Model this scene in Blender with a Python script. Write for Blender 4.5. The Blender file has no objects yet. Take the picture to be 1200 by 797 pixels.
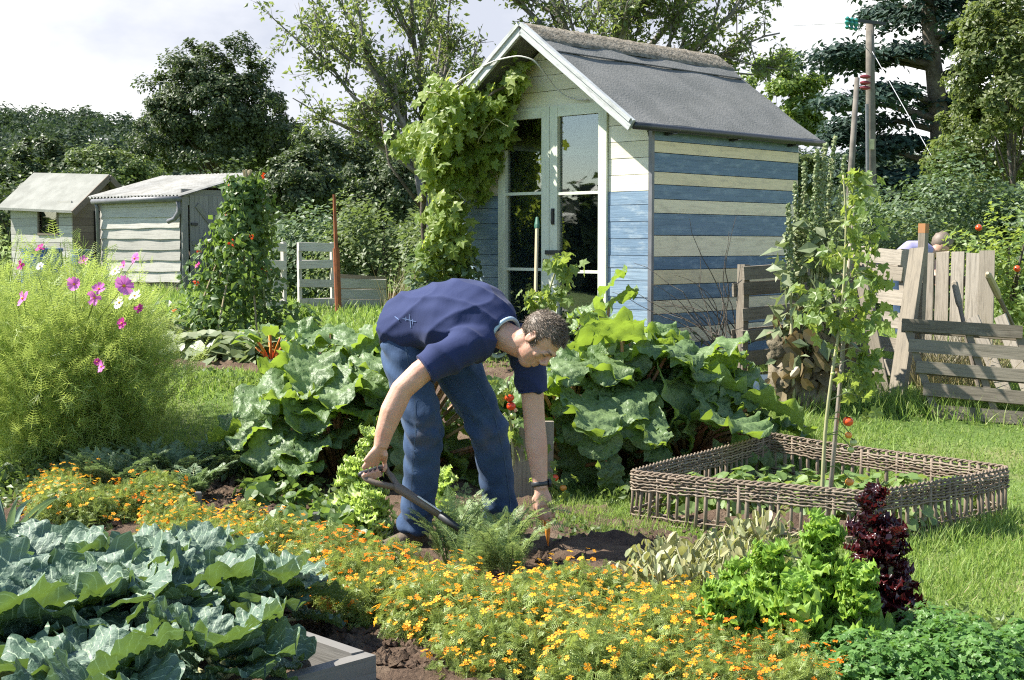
import bpy, math, random
import numpy as np

random.seed(11)
R = np.random.default_rng(11)
SC = bpy.context.scene
COL = SC.collection
PI = math.pi

# ------------------------------------------------------------------ camera model
F, CX, CY, HOR, CAMZ = 1600.0, 600.0, 398.5, 287.0, 1.4
TH = math.atan((CY - HOR) / F)
cT, sT = math.cos(TH), math.sin(TH)


def ray(px, py):
    x, y = (px - CX) / F, -(py - CY) / F
    return np.array([x, cT + y * sT, -sT + y * cT])


def at(px, py, Y):
    d = ray(px, py)
    return np.array([0, 0, CAMZ]) + d * (Y / d[1])


def sstep(a, b, x):
    t = np.clip((x - a) / (b - a), 0, 1)
    return t * t * (3 - 2 * t)


def g(x, y):
    x = np.asarray(x, float); y = np.asarray(y, float)
    return (0.42 * sstep(7.3, 10.6, y) + 0.005 * np.clip(y - 10.6, 0, 80)
            + 0.012 * np.sin(x * 2.1 + 1.3) * np.sin(y * 1.7) * sstep(2, 5, y))


def gnd(px, py):
    Y = 6.0
    d = ray(px, py)
    for _ in range(60):
        x = d[0] / d[1] * Y
        z = float(g(x, Y))
        Yn = (CAMZ - z) / (-d[2] / d[1])
        Y = 0.5 * Y + 0.5 * Yn
    return np.array([d[0] / d[1] * Y, Y, float(g(d[0] / d[1] * Y, Y))])


def V3(*a):
    return np.array(a, float)


def unit(v):
    v = np.asarray(v, float)
    n = np.linalg.norm(v, axis=-1, keepdims=True)
    return v / np.maximum(n, 1e-9)


# ------------------------------------------------------------------ mesh builder
class MB:
    def __init__(self):
        self.v = []; self.uv = []; self.f = {3: [], 4: []}; self.ng = []; self.n = 0

    def add(self, v, faces, uv=None):
        v = np.asarray(v, float).reshape(-1, 3)
        self.v.append(v)
        self.uv.append(np.zeros((len(v), 2)) if uv is None else np.asarray(uv, float).reshape(-1, 2))
        if isinstance(faces, np.ndarray):
            self.f[faces.shape[1]].append(faces + self.n)
        else:
            for fc in faces:
                if len(fc) in (3, 4):
                    self.f[len(fc)].append(np.array([fc]) + self.n)
                else:
                    self.ng.append([i + self.n for i in fc])
        self.n += len(v)

    def box(self, c, s, ax=None, jit=0.0):
        """box centred at c, size s, axes ax (3 rows)"""
        c = np.asarray(c, float); s = np.asarray(s, float) / 2
        k = np.array([[-1, -1, -1], [1, -1, -1], [1, 1, -1], [-1, 1, -1], [-1, -1, 1], [1, -1, 1], [1, 1, 1], [-1, 1, 1]], float)
        v = k * s
        if jit:
            v = v + R.normal(0, jit, v.shape)
        if ax is not None:
            v = v @ np.asarray(ax, float)
        # long axis in u
        o_ = np.argsort(-s); i, j = int(o_[0]), int(o_[1])
        uv = np.stack([k[:, i] * s[i] + R.uniform(0, 50), k[:, j] * s[j] + R.uniform(0, 50)], 1)
        self.add(v + c, np.array([[0, 3, 2, 1], [4, 5, 6, 7], [0, 1, 5, 4], [1, 2, 6, 5], [2, 3, 7, 6], [3, 0, 4, 7]]), uv)

    def bar(self, p0, p1, w, h, up=(0, 0, 1), jit=0.0):
        p0 = np.asarray(p0, float); p1 = np.asarray(p1, float)
        t = p1 - p0; L = np.linalg.norm(t); t = t / L
        s = np.cross(t, up)
        if np.linalg.norm(s) < 1e-4:
            s = np.cross(t, (1, 0, 0))
        s = unit(s); u = np.cross(s, t)
        self.box((p0 + p1) / 2, (L, w, h), np.array([t, s, u]), jit)

    def tube(self, pts, rad, n=6, cap=True, side=None, rb=None):
        pts = np.asarray(pts, float); m = len(pts)
        rad = np.broadcast_to(np.asarray(rad, float), (m,))
        rb = rad if rb is None else np.broadcast_to(np.asarray(rb, float), (m,))
        T = np.gradient(pts, axis=0); T = unit(T)
        ref = np.array([0, 0, 1.0]) if side is None else np.asarray(side, float)
        if side is None and abs(np.mean(T[:, 2])) > 0.8:
            ref = np.array([1.0, 0.1, 0])
        if side is None:
            a = unit(np.cross(T, ref)); b = np.cross(T, a)
        else:
            a = unit(ref - (T @ ref)[:, None] * T); b = np.cross(T, a)
        th = np.linspace(0, 2 * PI, n, endpoint=False)
        v = pts[:, None, :] + rad[:, None, None] * np.cos(th)[None, :, None] * a[:, None, :] + rb[:, None, None] * np.sin(th)[None, :, None] * b[:, None, :]
        i = np.arange(m - 1)[:, None]; j = np.arange(n)[None, :]; j2 = (j + 1) % n
        q = np.stack(np.broadcast_arrays(i * n + j, i * n + j2, (i + 1) * n + j2, (i + 1) * n + j), -1).reshape(-1, 4)
        L = np.concatenate([[0], np.cumsum(np.linalg.norm(np.diff(pts, axis=0), axis=1))])
        uv = np.stack([np.repeat(L, n) + R.uniform(0, 30), np.tile(np.arange(n) * 0.02, m)], 1)
        base = self.n
        self.add(v, q, uv)
        if cap:
            self.ng.append([base + k for k in range(n)][::-1])
            self.ng.append([base + (m - 1) * n + k for k in range(n)])

    def ell(self, c, r, ax=None, nu=14, nv=10):
        th = np.linspace(0, 2 * PI, nu, endpoint=False); ph = np.linspace(0.02, PI - 0.02, nv)
        P, T = np.meshgrid(ph, th, indexing='ij')
        v = np.stack([np.sin(P) * np.cos(T) * r[0], np.sin(P) * np.sin(T) * r[1], np.cos(P) * r[2]], -1).reshape(-1, 3)
        if ax is not None:
            v = v @ np.asarray(ax, float)
        i = np.arange(nv - 1)[:, None]; j = np.arange(nu)[None, :]; j2 = (j + 1) % nu
        q = np.stack(np.broadcast_arrays(i * nu + j, (i + 1) * nu + j, (i + 1) * nu + j2, i * nu + j2), -1).reshape(-1, 4)
        base = self.n
        self.add(v + np.asarray(c, float), q)
        self.ng.append([base + k for k in range(nu)])
        self.ng.append([base + (nv - 1) * nu + k for k in range(nu)][::-1])

    def grid(self, v, uv=None):
        """v: (a,b,3)"""
        a, b = v.shape[:2]
        i = np.arange(a - 1)[:, None]; j = np.arange(b - 1)[None, :]
        q = np.stack(np.broadcast_arrays(i * b + j, i * b + j + 1, (i + 1) * b + j + 1, (i + 1) * b + j), -1).reshape(-1, 4)
        self.add(v.reshape(-1, 3), q, None if uv is None else uv.reshape(-1, 2))

    def scatter(self, tpl, pos, t, nrm, sc):
        """copies of template (V, F) with local y along t, z along nrm"""
        tv, tf = tpl
        pos = np.asarray(pos, float); n = len(pos)
        if n == 0:
            return
        t = unit(np.broadcast_to(t, (n, 3))); nrm = np.broadcast_to(nrm, (n, 3))
        b = unit(np.cross(t, nrm)); nn = np.cross(b, t)
        sc = np.asarray(sc, float)
        if sc.ndim <= 1:
            sc = np.broadcast_to(sc, (n,))[:, None].repeat(3, 1)
        lv = tv[None] * sc[:, None, :]
        v = pos[:, None, :] + lv[..., 0:1] * b[:, None, :] + lv[..., 1:2] * t[:, None, :] + lv[..., 2:3] * nn[:, None, :]
        k = len(tv)
        f = (tf[None] + (np.arange(n) * k)[:, None, None]).reshape(-1, tf.shape[1])
        self.add(v.reshape(-1, 3), f, np.tile(tv[:, :2] + 0.5, (n, 1)))

    def mesh(self, name):
        me = bpy.data.meshes.new(name)
        if not self.v:
            return me
        v = np.concatenate(self.v).astype(np.float32); uv = np.concatenate(self.uv)
        loops = []; starts = []; pos = 0
        for k in (3, 4):
            if self.f[k]:
                a = np.concatenate(self.f[k]).astype(np.int32)
                loops.append(a.ravel()); starts.append(pos + np.arange(len(a)) * k); pos += a.size
        for fc in self.ng:
            loops.append(np.array(fc, np.int32)); starts.append(np.array([pos])); pos += len(fc)
        loops = np.concatenate(loops).astype(np.int32); starts = np.concatenate(starts).astype(np.int32)
        me.vertices.add(len(v)); me.vertices.foreach_set('co', v.ravel())
        me.loops.add(len(loops)); me.loops.foreach_set('vertex_index', loops)
        me.polygons.add(len(starts)); me.polygons.foreach_set('loop_start', starts)
        me.update(calc_edges=True)
        lay = me.uv_layers.new(name='UVMap')
        lay.data.foreach_set('uv', uv[loops].astype(np.float32).ravel())
        me.validate()
        return me

    def build(self, name, mat, parent=None, world=True, smooth=False, me=None):
        if world and parent is not None and self.v:
            off = np.array(parent_off(parent))
            self.v = [a - off for a in self.v]
        me = self.mesh(name) if me is None else me
        me.materials.append(mat)
        me.polygons.foreach_set('use_smooth', np.full(len(me.polygons), bool(smooth)))
        o = bpy.data.objects.new(name, me)
        COL.objects.link(o)
        if parent is not None:
            o.parent = parent
        return o


def parent_off(p):
    off = np.zeros(3)
    while p is not None:
        off += np.array(p.location); p = p.parent
    return off


def tag(o, label=None, cat=None, group=None, kind=None):
    if label: o['label'] = label
    if cat: o['category'] = cat
    if group: o['group'] = group
    if kind: o['kind'] = kind
    return o


def thing(name, label, cat, loc=(0, 0, 0), rz=0.0, group=None):
    o = bpy.data.objects.new(name, None)
    COL.objects.link(o)
    o.empty_display_size = 0.1
    o.location = tuple(float(a) for a in loc); o.rotation_euler = (0, 0, rz)
    return tag(o, label, cat, group)


def kids(o):
    return [c for c in COL.objects if c.parent is o]


def dup(o, loc, rz=0.0, s=1.0, label=None, group=None):
    c = o.copy(); COL.objects.link(c)
    c.location = tuple(float(a) for a in loc); c.rotation_euler = (0, 0, rz); c.scale = (s, s, s)
    if label: c['label'] = label
    if group: c['group'] = group
    for k in list(o.children):
        d = k.copy(); COL.objects.link(d); d.parent = c
        for e in list(k.children):
            h = e.copy(); COL.objects.link(h); h.parent = d
    return c


# ------------------------------------------------------------------ materials
def new_mat(name):
    m = bpy.data.materials.new(name); m.use_nodes = True
    nt = m.node_tree
    for n in list(nt.nodes):
        nt.nodes.remove(n)
    out = nt.nodes.new('ShaderNodeOutputMaterial')
    return m, nt, out


def N(nt, typ, **kw):
    n = nt.nodes.new(typ)
    for k, v in kw.items():
        if k.startswith('i_'):
            n.inputs[k[2:].replace('_', ' ')].default_value = v
        else:
            setattr(n, k, v)
    return n


def rgba(c):
    return (c[0], c[1], c[2], 1.0)


def ramp(nt, fac, cols, pos=None):
    r = nt.nodes.new('ShaderNodeValToRGB')
    k = len(cols)
    pos = pos or [i / (k - 1) for i in range(k)]
    while len(r.color_ramp.elements) < k:
        r.color_ramp.elements.new(0.5)
    for e, c, p in zip(r.color_ramp.elements, cols, pos):
        e.position = p; e.color = rgba(c)
    nt.links.new(fac, r.inputs['Fac'])
    return r.outputs['Color']


def mixc(nt, a, b, fac, mode='MIX'):
    m = nt.nodes.new('ShaderNodeMix'); m.data_type = 'RGBA'; m.blend_type = mode
    for sock, val in ((m.inputs['A'], a), (m.inputs['B'], b)) if False else ((m.inputs[6], a), (m.inputs[7], b)):
        if isinstance(val, tuple): sock.default_value = rgba(val)
        else: nt.links.new(val, sock)
    if isinstance(fac, (int, float)): m.inputs[0].default_value = fac
    else: nt.links.new(fac, m.inputs[0])
    return m.outputs[2]


def math_(nt, op, a, b=None):
    m = nt.nodes.new('ShaderNodeMath'); m.operation = op
    for i, v in enumerate((a, b)):
        if v is None: continue
        if isinstance(v, (int, float)): m.inputs[i].default_value = v
        else: nt.links.new(v, m.inputs[i])
    return m.outputs[0]


def leaf_mat(name, cols, trans, tfac=0.35, rough=0.45, spec=0.4, veins=None, noise=0.0, back=None):
    """cols: two or three base colours varied leaf by leaf, trans: colour of light coming through"""
    m, nt, out = new_mat(name)
    geo = N(nt, 'ShaderNodeNewGeometry')
    col = ramp(nt, geo.outputs['Random Per Island'], cols)
    tc = N(nt, 'ShaderNodeTexCoord')
    if noise:
        nz = N(nt, 'ShaderNodeTexNoise', i_Scale=14.0, i_Detail=4.0)
        nt.links.new(tc.outputs['Object'], nz.inputs['Vector'])
        col = mixc(nt, col, tuple(c * 0.55 for c in cols[0]), math_(nt, 'MULTIPLY', nz.outputs[0], noise))
    if veins:
        sp = N(nt, 'ShaderNodeSeparateXYZ'); nt.links.new(tc.outputs['UV'], sp.inputs[0])
        au = math_(nt, 'ABSOLUTE', math_(nt, 'SUBTRACT', sp.outputs[0], 0.5))
        mid = math_(nt, 'LESS_THAN', au, 0.02)
        k = math_(nt, 'SUBTRACT', math_(nt, 'MULTIPLY', sp.outputs[1], 9.0), math_(nt, 'MULTIPLY', au, 7.0))
        fr = math_(nt, 'FRACT', k)
        sd = math_(nt, 'LESS_THAN', math_(nt, 'ABSOLUTE', math_(nt, 'SUBTRACT', fr, 0.5)), 0.055)
        vf = math_(nt, 'MULTIPLY', math_(nt, 'MAXIMUM', mid, sd), 0.8)
        col = mixc(nt, col, veins, vf)
    p = N(nt, 'ShaderNodeBsdfPrincipled', i_Roughness=rough)
    p.inputs['Specular IOR Level'].default_value = spec
    nt.links.new(col, p.inputs['Base Color'])
    if veins or noise:
        nz2 = N(nt, 'ShaderNodeTexNoise', i_Scale=38.0, i_Detail=3.0)
        nt.links.new(tc.outputs['Object'], nz2.inputs['Vector'])
        bp = N(nt, 'ShaderNodeBump', i_Strength=0.5, i_Distance=0.02)
        nt.links.new(nz2.outputs[0], bp.inputs['Height']); nt.links.new(bp.outputs[0], p.inputs['Normal'])
    tr = N(nt, 'ShaderNodeBsdfTranslucent'); tr.inputs['Color'].default_value = rgba(trans)
    mx = N(nt, 'ShaderNodeMixShader'); mx.inputs[0].default_value = tfac
    nt.links.new(p.outputs[0], mx.inputs[1]); nt.links.new(tr.outputs[0], mx.inputs[2])
    nt.links.new(mx.outputs[0], out.inputs['Surface'])
    return m


def plain(name, c, rough=0.6, spec=0.4, c2=None, nscale=8.0, bump=0.0, metal=0.0, bscale=None, isl=0.0):
    m, nt, out = new_mat(name)
    p = N(nt, 'ShaderNodeBsdfPrincipled', i_Roughness=rough, i_Metallic=metal)
    p.inputs['Specular IOR Level'].default_value = spec
    tc = N(nt, 'ShaderNodeTexCoord')
    nz = N(nt, 'ShaderNodeTexNoise', i_Scale=nscale, i_Detail=6.0, i_Roughness=0.6)
    nt.links.new(tc.outputs['Object'], nz.inputs['Vector'])
    col = ramp(nt, nz.outputs[0], [c, c2 or tuple(x * 0.75 for x in c)], [0.38, 0.62])
    if isl:
        geo = N(nt, 'ShaderNodeNewGeometry')
        col = mixc(nt, col, tuple(x * isl for x in c), geo.outputs['Random Per Island'])
    nt.links.new(col, p.inputs['Base Color'])
    if bump:
        nb = N(nt, 'ShaderNodeTexNoise', i_Scale=bscale or nscale * 3, i_Detail=5.0)
        nt.links.new(tc.outputs['Object'], nb.inputs['Vector'])
        bp = N(nt, 'ShaderNodeBump', i_Strength=bump, i_Distance=0.02)
        nt.links.new(nb.outputs[0], bp.inputs['Height']); nt.links.new(bp.outputs[0], p.inputs['Normal'])
    nt.links.new(p.outputs[0], out.inputs['Surface'])
    return m


def wood_mat(name, cols, rough=0.75, grain=1.0, wear=None, wearamt=0.5, spec=0.25):
    """board wood: grain runs along u of the board's UV, every board with its own tone"""
    m, nt, out = new_mat(name)
    p = N(nt, 'ShaderNodeBsdfPrincipled', i_Roughness=rough)
    p.inputs['Specular IOR Level'].default_value = spec
    tc = N(nt, 'ShaderNodeTexCoord')
    mp = N(nt, 'ShaderNodeMapping'); mp.inputs['Scale'].default_value = (3.0, 60.0, 1.0)
    nt.links.new(tc.outputs['UV'], mp.inputs[0])
    nz = N(nt, 'ShaderNodeTexNoise', i_Scale=1.0, i_Detail=6.0, i_Roughness=0.65, i_Distortion=0.6)
    nt.links.new(mp.outputs[0], nz.inputs['Vector'])
    geo = N(nt, 'ShaderNodeNewGeometry')
    base = ramp(nt, geo.outputs['Random Per Island'], cols)
    dark = mixc(nt, base, tuple(c * 0.35 for c in cols[0]), math_(nt, 'MULTIPLY', ramp_f(nt, nz.outputs[0], 0.5, 0.72), 0.6 * grain))
    col = dark
    if wear:
        nw = N(nt, 'ShaderNodeTexNoise', i_Scale=6.0, i_Detail=7.0, i_Roughness=0.7)
        mp2 = N(nt, 'ShaderNodeMapping'); mp2.inputs['Scale'].default_value = (1.0, 3.0, 1.0)
        nt.links.new(tc.outputs['UV'], mp2.inputs[0]); nt.links.new(mp2.outputs[0], nw.inputs['Vector'])
        col = mixc(nt, col, wear, math_(nt, 'MULTIPLY', ramp_f(nt, nw.outputs[0], 0.5, 0.68), wearamt))
    nt.links.new(col, p.inputs['Base Color'])
    bp = N(nt, 'ShaderNodeBump', i_Strength=0.35 * grain, i_Distance=0.01)
    nt.links.new(nz.outputs[0], bp.inputs['Height']); nt.links.new(bp.outputs[0], p.inputs['Normal'])
    nt.links.new(p.outputs[0], out.inputs['Surface'])
    return m


def ramp_f(nt, fac, a, b):
    m = N(nt, 'ShaderNodeMapRange'); m.inputs[1].default_value = a; m.inputs[2].default_value = b
    nt.links.new(fac, m.inputs[0])
    return m.outputs[0]


# ------------------------------------------------------------------ leaf templates
def fan(outline, zc=0.0):
    o = np.array(outline, float)
    if o.shape[1] == 2:
        o = np.concatenate([o, np.zeros((len(o), 1))], 1)
    c = np.array([[0, o[:, 1].mean(), zc]])
    v = np.concatenate([c, o]); n = len(o)
    f = np.array([[0, 1 + i, 1 + (i + 1) % n] for i in range(n)])
    return v, f


LEAF = (np.array([[0, 0, 0], [0.3, 0.45, 0.1], [0, 1, -0.06], [-0.3, 0.45, 0.1], [0, 0.5, 0.0]], float),
        np.array([[0, 1, 4], [1, 2, 4], [2, 3, 4], [3, 0, 4]]))
LEAF2 = (np.array([[0, 0, 0], [0.36, 0.5, 0.12], [0, 1, 0.0], [-0.36, 0.5, 0.12]], float), np.array([[0, 1, 2], [0, 2, 3]]))
BLADE = (np.array([[-0.5, 0, 0], [0.5, 0, 0], [0.32, 0.55, 0.05], [-0.32, 0.55, 0.05], [0, 1, 0.25]], float),
         np.array([[0, 1, 2], [0, 2, 3], [3, 2, 4]]))
VINE = fan([(0, 0, 0), (0.28, -0.12, .03), (0.42, 0.12, -.03), (0.3, 0.3, .05), (0.5, 0.55, -.06), (0.22, 0.62, .05), (0, 1.0, -.1),
            (-0.22, 0.62, .05), (-0.5, 0.55, -.06), (-0.3, 0.3, .05), (-0.42, 0.12, -.03), (-0.28, -0.12, .03)], 0.05)
ROUND = fan([(0.0, 0, 0), (0.3, 0.1, .06), (0.42, 0.45, .1), (0.28, 0.85, .02), (0, 1, -.08), (-0.28, 0.85, .02), (-0.42, 0.45, .1), (-0.3, 0.1, .06)], -0.02)


def feather(pairs=6, w=0.03):
    v = []; f = []
    def strip(a, b, wd):
        a = np.array(a, float); b = np.array(b, float)
        t = unit(b - a); s = np.array([t[1], -t[0], 0]) * wd
        k = len(v); v.extend([a - s, a + s, b]); f.append([k, k + 1, k + 2])
    strip((0, 0, 0), (0, 1, -0.15), w)
    for i in range(pairs):
        y = 0.25 + 0.7 * i / pairs; L = 0.42 * (1 - 0.75 * i / pairs)
        for sgn in (-1, 1):
            z0 = -0.15 * y * y
            e = (sgn * L * 0.8, y + L * 0.55, z0 + 0.05)
            strip((0, y, z0), e, w * 1.0)
            m_ = (sgn * L * 0.45, y + L * 0.3, z0 + 0.03)
            strip(m_, (sgn * L * 0.4, y + L * 0.75, z0 + 0.08), w)
            strip(m_, (sgn * L * 0.85, y + L * 0.2, z0 - 0.05), w)
    return np.array(v), np.array(f)


FERN = feather()
FERN_F = feather(8, 0.045)
THREAD = (lambda: (np.array([[-.02, 0, 0], [.02, 0, 0], [0, 1, .1], [-.022, .3, 0], [.022, .3, 0], [.38, .85, .1], [-.022, .4, 0], [.022, .4, 0], [-.36, .95, -.1],
                             [-.022, .15, 0], [.022, .15, 0], [.42, .5, -.12], [-.022, .2, 0], [.022, .2, 0], [-.42, .55, .12]], float),
                   np.arange(15).reshape(5, 3)))()


def rdir(n, zmin=-1.0, zmax=1.0):
    z = R.uniform(zmin, zmax, n); a = R.uniform(0, 2 * PI, n); s = np.sqrt(1 - z * z)
    return np.stack([s * np.cos(a), s * np.sin(a), z], 1)


def leaves(mb, tpl, pos, size, out=None, up=0.6, rnd=0.7, droop=0.0, wid=1.0):
    """scatter leaves at pos, normals biased up and outward"""
    n = len(pos)
    nr = rdir(n) * rnd + np.array([0, 0, up])
    if out is not None:
        nr = nr + out
    nr = unit(nr)
    t = rdir(n); t = t - (t * nr).sum(1, keepdims=True) * nr
    t = unit(t) + np.array([0, 0, -droop])
    s = size * R.uniform(0.65, 1.3, n)
    sc = np.stack([s * wid, s, s], 1)
    mb.scatter(tpl, pos, t, nr, sc)


def big_leaf(mb, base, yaw, L, W, a0, droop, ruff=0.06, cup=0.15, heart=0.25, nu=11, nv=13, freq=3.0, roll=0.0, prof=0.75, puck=0.012, rnd=False, vein=0.0):
    v = np.linspace(0, 1, nv); u = np.linspace(-1, 1, nu)
    ang = a0 - droop * v ** 1.2
    f = np.array([math.cos(yaw), math.sin(yaw), 0]); s0 = np.array([-math.sin(yaw), math.cos(yaw), 0]); up = np.array([0, 0, 1.0])
    d = np.cos(ang)[:, None] * f + np.sin(ang)[:, None] * up
    nrm = -np.sin(ang)[:, None] * f + np.cos(ang)[:, None] * up
    p = np.concatenate([np.zeros((1, 3)), np.cumsum((d[1:] + d[:-1]) / 2, 0)]) * (L / (nv - 1))
    cr, sr = math.cos(roll), math.sin(roll)
    s = cr * s0[None] + sr * nrm; nn = cr * nrm - sr * s0[None]
    w = W * (np.sin(PI * np.clip(v * 0.93 + 0.07, 0, 1) ** prof) ** 0.75 + 0.02)
    if rnd:
        w = W * np.clip(1 - np.abs(2 * np.clip(v * .97 + .03, 0, 1) ** prof - 1) ** 2.4, 0, 1) ** .55 + .004
    U, Vv = np.meshgrid(u, v)
    ph = R.uniform(0, 6.28, 4)
    k1 = freq * (1 + 0.25 * R.uniform(-1, 1))
    rf = ruff * L * np.abs(U) ** 2.0 * (np.sin(k1 * 2 * PI * Vv + ph[0] + (U > 0) * 1.7) + 0.6 * np.sin(k1 * 1.7 * 2 * PI * Vv + ph[1]))
    pk = puck * (np.sin(U * 9 + ph[2] + 5 * Vv) * np.sin(Vv * 22 + ph[3]) + R.normal(0, 0.35, U.shape)) * (1 - 0.5 * np.abs(U))
    if vein:
        kk = 8.0 * Vv - 4.5 * np.abs(U) + ph[2]
        pk = pk - vein * (np.abs(np.sin(kk * PI)) ** .6 - .6) * (.35 + .65 * np.abs(U)) * np.sign(np.abs(U) - .03) * -1
    h = cup * W * (np.abs(U) ** 1.6 - 0.15) + rf + pk
    edge = 1 + 0.10 * np.sin(Vv * 2 * PI * k1 * 1.3 + ph[1]) * np.abs(U) ** 3 + R.normal(0, 0.025, U.shape) * np.abs(U) ** 3
    back = -heart * L * (np.abs(U) ** 1.3) * (1 - Vv) ** 3
    P = (np.asarray(base, float) + p[:, None, :] + s[:, None, :] * (U * w[:, None] * edge)[..., None] + nn[:, None, :] * h[..., None] + d[:, None, :] * back[..., None])
    mb.grid(P, np.stack([U * 0.5 + 0.5, Vv], -1))


def clumps(c, r, n, cr, per, seed=None, hollow=0.45, zlo=-1.0, squash=0.8):
    """positions and outward directions of leaf clumps through an uneven crown"""
    d = rdir(n, zlo, 1.0)
    rad = (hollow + (1 - hollow) * R.random(n) ** 0.5)
    lump = 1 + 0.17 * np.sin(d[:, 0] * 5 + 1.0 + c[0]) * np.sin(d[:, 2] * 4 + d[:, 1] * 5 + c[1]) + R.normal(0, 0.07, n)
    C = np.asarray(c) + d * np.asarray(r) * (rad * lump)[:, None]
    crr = cr * R.uniform(0.55, 1.35, n)
    k = np.repeat(np.arange(n), per)
    q = unit(R.normal(0, 1, (len(k), 3))) * (R.random(len(k)) ** 0.4)[:, None]
    q[:, 2] *= squash
    pos = C[k] + q * crr[k][:, None]
    return pos, unit(q * 0.6 + d[k] * 0.6), C


def remeshed(mb, name, mat, parent, voxel, it=4, fac=0.5, disp=None):
    me = mb.mesh('tmp'); o = bpy.data.objects.new('tmp', me); COL.objects.link(o)
    m = o.modifiers.new('r', 'REMESH'); m.mode = 'VOXEL'; m.voxel_size = voxel; m.use_smooth_shade = True
    s = o.modifiers.new('s', 'SMOOTH'); s.iterations = it; s.factor = fac
    dg = bpy.context.evaluated_depsgraph_get()
    me2 = bpy.data.meshes.new_from_object(o.evaluated_get(dg))
    bpy.data.objects.remove(o)
    me2.name = name
    n = len(me2.vertices); co = np.empty(n * 3, np.float32); me2.vertices.foreach_get('co', co); co = co.reshape(-1, 3).astype(float)
    if disp is not None:
        no = np.empty(n * 3, np.float32); me2.vertices.foreach_get('normal', no); no = no.reshape(-1, 3)
        co = disp(co, no)
    co -= parent_off(parent)
    me2.vertices.foreach_set('co', co.astype(np.float32).ravel()); me2.update()
    return MB().build(name, mat, parent, smooth=True, me=me2)

# ------------------------------------------------------------------ palette
M = {}
M['foliage_dark'] = leaf_mat('oak_leaf', [(.036, .054, .020), (.062, .086, .032), (.10, .125, .055)], (.12, .18, .04), .25, .5, .35)
M['foliage_hill'] = leaf_mat('hazy_hill_leaf', [(.045, .068, .045), (.06, .085, .055), (.075, .10, .06)], (.07, .11, .04), .25, .7, .15)  # paler and bluer: the haze of distance put into the leaf colour
M['foliage_mid'] = leaf_mat('hedge_leaf', [(.06, .09, .03), (.10, .14, .045), (.16, .19, .08)], (.22, .30, .07), .32, .5, .3)
M['foliage_light'] = leaf_mat('lime_leaf', [(.08, .13, .025), (.13, .19, .035), (.18, .23, .05)], (.30, .42, .06), .4)
M['foliage_cedar'] = leaf_mat('cedar_leaf', [(.022, .045, .035), (.035, .065, .05), (.05, .085, .06)], (.05, .09, .05), .2, .6, .2)
M['foliage_birch'] = leaf_mat('birch_leaf', [(.06, .085, .02), (.10, .135, .035), (.15, .17, .06)], (.25, .32, .07), .35)
M['foliage_apple'] = leaf_mat('apple_leaf', [(.06, .09, .03), (.10, .135, .05), (.15, .185, .085)], (.32, .40, .09), .4, .45, .4)
M['foliage_ivy'] = leaf_mat('ivy_leaf', [(.055, .09, .04), (.09, .14, .065), (.14, .19, .10)], (.18, .27, .07), .28, .5, .3)
M['foliage_vine'] = leaf_mat('vine_leaf', [(.09, .15, .025), (.16, .23, .04), (.26, .31, .08)], (.48, .58, .07), .45)
M['foliage_bean'] = leaf_mat('bean_leaf', [(.05, .10, .022), (.08, .14, .035), (.13, .19, .06)], (.25, .38, .06), .35)
M['foliage_tomato'] = leaf_mat('tomato_leaf', [(.10, .17, .04), (.15, .22, .06), (.21, .27, .09)], (.40, .50, .08), .42)
M['foliage_dock'] = leaf_mat('dock_leaf', [(.15, .19, .09), (.21, .25, .13), (.28, .30, .17)], (.25, .32, .10), .3)
M['seed_green'] = leaf_mat('seed_husk', [(.15, .20, .08), (.21, .26, .11), (.28, .30, .15)], (.3, .35, .12), .2)
M['foliage_dead'] = leaf_mat('dead_leaf', [(.16, .12, .06), (.22, .17, .09), (.28, .22, .12)], (.20, .14, .06), .25)
M['foliage_cosmos'] = leaf_mat('cosmos_leaf', [(.24, .34, .07), (.31, .41, .10), (.40, .46, .16)], (.50, .60, .14), .40)
M['foliage_carrot'] = leaf_mat('carrot_leaf', [(.17, .26, .09), (.23, .32, .12), (.30, .38, .17)], (.38, .48, .14), .35)
M['foliage_parsnip'] = leaf_mat('parsnip_leaf', [(.13, .20, .09), (.19, .26, .13), (.26, .32, .17)], (.28, .40, .13), .3)
M['foliage_marigold'] = leaf_mat('marigold_leaf', [(.16, .235, .05), (.235, .31, .08), (.32, .38, .12)], (.42, .50, .10), .35)
M['foliage_parsley'] = leaf_mat('parsley_leaf', [(.06, .14, .03), (.09, .19, .04), (.13, .24, .06)], (.20, .40, .06), .32, .45, .3)
M['foliage_strawberry'] = leaf_mat('strawberry_leaf', [(.13, .21, .06), (.19, .27, .09), (.25, .32, .12)], (.36, .48, .09), .35)
M['rhubarb'] = leaf_mat('rhubarb_leaf', [(.10, .17, .06), (.15, .225, .09), (.20, .27, .125)], (.42, .60, .06), .30, .45, .4, veins=(.20, .28, .12), noise=.5)
M['cabbage'] = leaf_mat('cabbage_leaf', [(.075, .13, .085), (.11, .17, .12), (.165, .225, .175)], (.30, .48, .07), .13, .55, .3, veins=(.34, .42, .28), noise=.4)
M['lettuce_green'] = leaf_mat('lettuce_leaf', [(.16, .29, .04), (.22, .37, .06), (.30, .44, .10)], (.40, .58, .08), .40, .5, .3)
M['lettuce_pale'] = leaf_mat('pale_lettuce_leaf', [(.38, .50, .14), (.46, .57, .19), (.54, .62, .26)], (.50, .65, .12), .4, .4, .4)
M['lettuce_red'] = leaf_mat('red_lettuce_leaf', [(.022, .007, .010), (.045, .010, .014), (.075, .016, .018)], (.16, .02, .02), .25, .28, .6)
M['leek'] = leaf_mat('leek_leaf', [(.12, .19, .13), (.16, .23, .17)], (.20, .32, .12), .25)
M['grass'] = leaf_mat('grass_blade', [(.135, .225, .04), (.20, .30, .065), (.31, .35, .12)], (.36, .50, .09), .38, .5, .3)
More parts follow.
